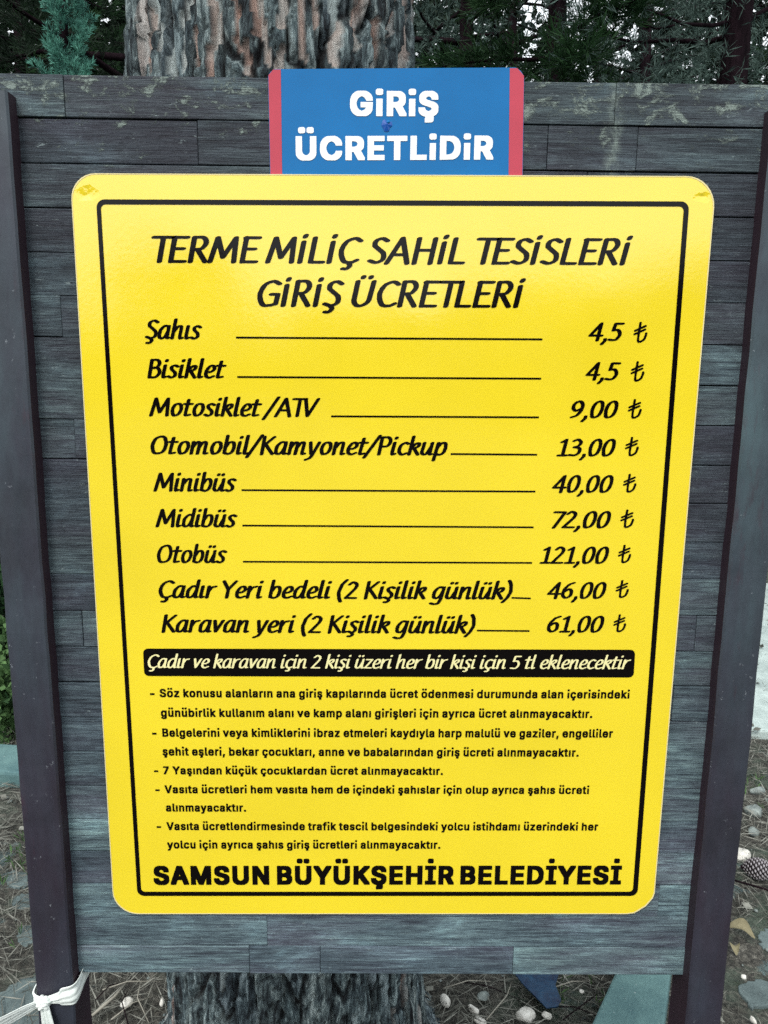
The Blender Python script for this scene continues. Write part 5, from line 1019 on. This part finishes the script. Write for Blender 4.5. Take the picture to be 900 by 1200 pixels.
# black note bar
q = [at(*p, Yi)[[0, 2]] for p in ((167.5, 760), (744.5, 761.4), (742.5, 794), (169, 792.2))]
oo = rounded(q, [.006]*4, 5)
mesh_obj('note_bar', pyd('note_bar', [(p[0], Yi, p[1]) for p in oo], [tuple(range(len(oo)))[::-1]]), M['ink'], price)
put('note_text', nib_text('Çadır ve karavan için 2 kişi üzeri her bir kişi için 5 tl eklenecektir', thick=15, thin=8.5, track=-1), (173.4, 782.6), (739, 784), 15.5, price, M['cream_ink'], Yp=-.0009)
small = [
 ('Söz konusu alanların ana giriş kapılarında ücret ödenmesi durumunda alan içerisindeki', 187.2, 816.6, 737.6, 818.2, (175.8, 181)),
 ('günübirlik kullanım alanı ve kamp alanı girişleri için ayrıca ücret alınmayacaktır.', 188.6, 839.6, 693.9, 841, None),
 ('Belgelerini veya kimliklerini ibraz etmeleri kaydıyla harp malulü ve gaziler, engelliler', 190.3, 863, 718, 864, (178.2, 183.4)),
 ('şehit eşleri, bekar çocukları, anne ve babalarından giriş ücreti alınmayacaktır.', 190.6, 885, 678, 886.4, None),
 ('7 Yaşından küçük çocuklardan ücret alınmayacaktır.', 191.3, 907, 519, 907.8, (180.4, 185.4)),
 ('Vasıta ücretleri hem vasıta hem de içindeki şahıslar için olup ayrıca şahıs ücreti', 193, 929.2, 690.2, 930.1, (182, 187)),
 ('alınmayacaktır.', 194.5, 950.6, 288.4, 950.8, None),
 ('Vasıta ücretlendirmesinde trafik tescil belgesindeki yolcu istihdamı üzerindeki her', 195.3, 972.4, 700.8, 973, (183.5, 188.7)),
 ('yolcu için ayrıca şahıs giriş ücretleri alınmayacaktır.', 196, 994, 516, 994.3, None)]
for s, xl, yl, xr, yr, bu in small:
    put('clause_text', sans_text(s, .045, 1.10, 1.2), (xl, yl), (xr, yr), 9.4 if yl < 900 else 9.0, price, M['ink'])
    if bu: stroke_line('bullet_dash', (bu[0], yl-3.2), (bu[1], yl-3.2), 2.4, price, M['ink'])
put('authority_text', sans_text('SAMSUN BÜYÜKŞEHİR BELEDİYESİ', .058, 1.10, .8), (180.2, 1035.7), (727.6, 1035.3), 21, price, M['ink'])
# domed fixings pressed into the sheet near the upper corners
def dome(name, px, py, r_, h_, mat, parent, Yp=0.0):
    c = at(px, py, Yp); bm = bmesh.new(); bmesh.ops.create_uvsphere(bm, u_segments=20, v_segments=10, radius=1)
    for v in bm.verts: v.co = Vector((v.co.x*r_, min(v.co.y*h_, 0.0005), v.co.z*r_*.8))
    me = bpy.data.meshes.new(name); bm.to_mesh(me); bm.free(); me.shade_smooth()
    return mesh_obj(name, me, mat, parent, tuple(map(float, c)))
rim_in = [(p[0]+(cxx-p[0])*.0032, p[1]+(czz-p[1])*.0026) for cxx, czz in [(float(np.mean([q[0] for q in ol_y])), float(np.mean([q[1] for q in ol_y])))] for p in ol_y]
n_ = len(ol_y)
mesh_obj('rim', pyd('rim', [(p[0], -.0003, p[1]) for p in ol_y]+[(p[0], -.0003, p[1]) for p in rim_in], [(k, k+n_, (k+1) % n_+n_, (k+1) % n_) for k in range(n_)]), M['edge'], price)

# blue sign above
blue = empty('entry_sign', (0, 0, 0)); tag(blue, 'small blue sign with red side bands and white capitals, fixed above the yellow sign', 'sign')
Yb = .0024
corn = [at(*p, Yb)[[0, 2]] for p in ((314, 81), (614.5, 79), (612.5, 208), (316.5, 208))]
ol = rounded(corn, [-.006, -.008, .001, .001])
sheet('panel', ol, Yb, Yb+.0007, [M['blue'], M['edge']], blue)
def patch(name, pts, mat, parent, Yp):
    q = [at(*p, Yp) for p in pts]; me = pyd(name, [(a[0], Yp, a[2]) for a in q], [tuple(range(len(q)))[::-1]]); return mesh_obj(name, me, mat, parent)
patch('red_band', [(314.6, 88), (320, 81.6), (329, 81.4), (330.6, 207), (317, 207)], M['red'], blue, Yb-.0004)
patch('red_band', [(597.5, 79.9), (606.5, 79.9), (614.0, 89), (612.0, 207), (596, 207)], M['red'], blue, Yb-.0004)
put('sign_text', sans_text('GiRiŞ', .056, 1.10), (410, 134.3), (513.6, 134.6), 28, blue, M['white_ink'], Yp=Yb-.0005)
put('sign_text', sans_text('ÜCRETLiDiR', .056, 1.10), (346.6, 186.4), (578, 185.4), 26.8, blue, M['white_ink'], Yp=Yb-.0005)
# torn dent with a screw between the two words
bm = bmesh.new(); c = at(453, 147, Yb-.0005); rr_ = random.Random(2); ring = []
for k in range(12):
    a = k/12*2*math.pi; q = .0062*rr_.uniform(.6, 1.15); ring.append(bm.verts.new((math.cos(a)*q*.9, 0, math.sin(a)*q*1.1)))
cv = bm.verts.new((0, -.0014, .001))
for k in range(12): bm.faces.new((ring[k], ring[(k+1) % 12], cv))
me = bpy.data.meshes.new('dent'); bm.to_mesh(me); bm.free(); mesh_obj('dent', me, M['dent'], blue, tuple(map(float, c)))
dome('screw', 455, 143, .0020, .0014, M['blue'], blue, Yb-.001)

# ------------------------------------------------------------------ white ribbon tied round the left post
rib = empty('ribbon', tuple(map(float, at(52, 1173, -.02)))); tag(rib, 'white cloth ribbon knotted round the left post below the board', 'ribbon')
RO = np.array(rib.location[:])
def strip(name, pts, wid, wdir, wr, seed, nfold=3):
    """pts: centre points, wid: half widths, wdir: width direction; folds run along the strip"""
    P = np.array(catmull(pts, False, 6)); n = len(P); W = np.interp(np.linspace(0, 1, n), np.linspace(0, 1, len(wid)), wid)
    D = np.array(catmull(wdir, False, 6)); D /= np.linalg.norm(D, axis=1, keepdims=True); m = 22; Vs = []
    T = np.gradient(P, axis=0); T /= np.linalg.norm(T, axis=1, keepdims=True)+1e-9; N = np.cross(T, D)
    for i in range(n):
        for j in range(m):
            v = j/(m-1)*2-1
            f = math.sin(v*nfold*math.pi + seed + i*.08)*.6+math.sin(v*nfold*2.3*math.pi+seed*2-i*.13)*.35
            Vs.append(P[i]+D[i]*W[i]*v + N[i]*wr*f*min(1, W[i]/.008) - RO)
    Fs = [(i*m+j, i*m+j+1, (i+1)*m+j+1, (i+1)*m+j) for i in range(n-1) for j in range(m-1)]
    o = mesh_obj(name, pyd(name, Vs, Fs, True), M['cloth'], rib)
    md = o.modifiers.new('thickness', 'SOLIDIFY'); md.thickness = .0007; return o
xo, xi = lp_out, lp_in; kn = at(52, 1173, -.021); zr = float(at(100, 1166, -.018)[2])
za = float(kn[2])
up_ = (0, 0, 1.)
strip('band', [kn, (kn[0]+.018, -.0215, za+.004), (xi-.012, -.0225, zr+.001), (xi+.0035, -.018, zr+.003), (xi+.004, .01, zr+.006), (xi+.003, .036, zr+.008), (xi-.02, .041, zr+.01), (xo+.01, .041, za+.008), (xo-.004, .034, za+.006), (xo-.004, .0, za+.002), (xo-.003, -.016, za+.001), kn],
      [.004, .0085, .013, .0155, .014, .011, .010, .010, .010, .009, .006, .004], [up_]*12, .0020, 1.0, 1.3)
tl = [kn, at(34, 1182, -.026), at(8, 1196, -.034), at(-40, 1222, -.045), at(-90, 1262, -.05)]
strip('tail', tl, [.004, .009, .015, .019, .02], [(.3, -.1, 1), (.35, -.2, 1), (.4, -.3, 1), (.4, -.3, 1), (.4, -.3, 1)], .0022, 2.2, 4)
tl = [kn, at(53, 1186, -.024), at(57, 1210, -.025), at(60, 1260, -.024)]
strip('tail', tl, [.003, .007, .0095, .011], [(1, -.1, 0), (1, -.2, .1), (1, -.2, .1), (1, -.1, 0)], .002, .6, 3)
bm = bmesh.new(); bmesh.ops.create_icosphere(bm, subdivisions=4, radius=1)
for v in bm.verts:
    f = 1+.18*math.sin(v.co.x*7+v.co.z*5)+.12*math.sin(v.co.z*13+v.co.y*6); v.co = Vector((v.co.x*.0082*f, v.co.y*.0065*f, v.co.z*.0085*f))
me = bpy.data.meshes.new('knot'); bm.to_mesh(me); bm.free(); me.shade_smooth(); mesh_obj('knot', me, M['cloth'], rib, (0, -.003, 0))
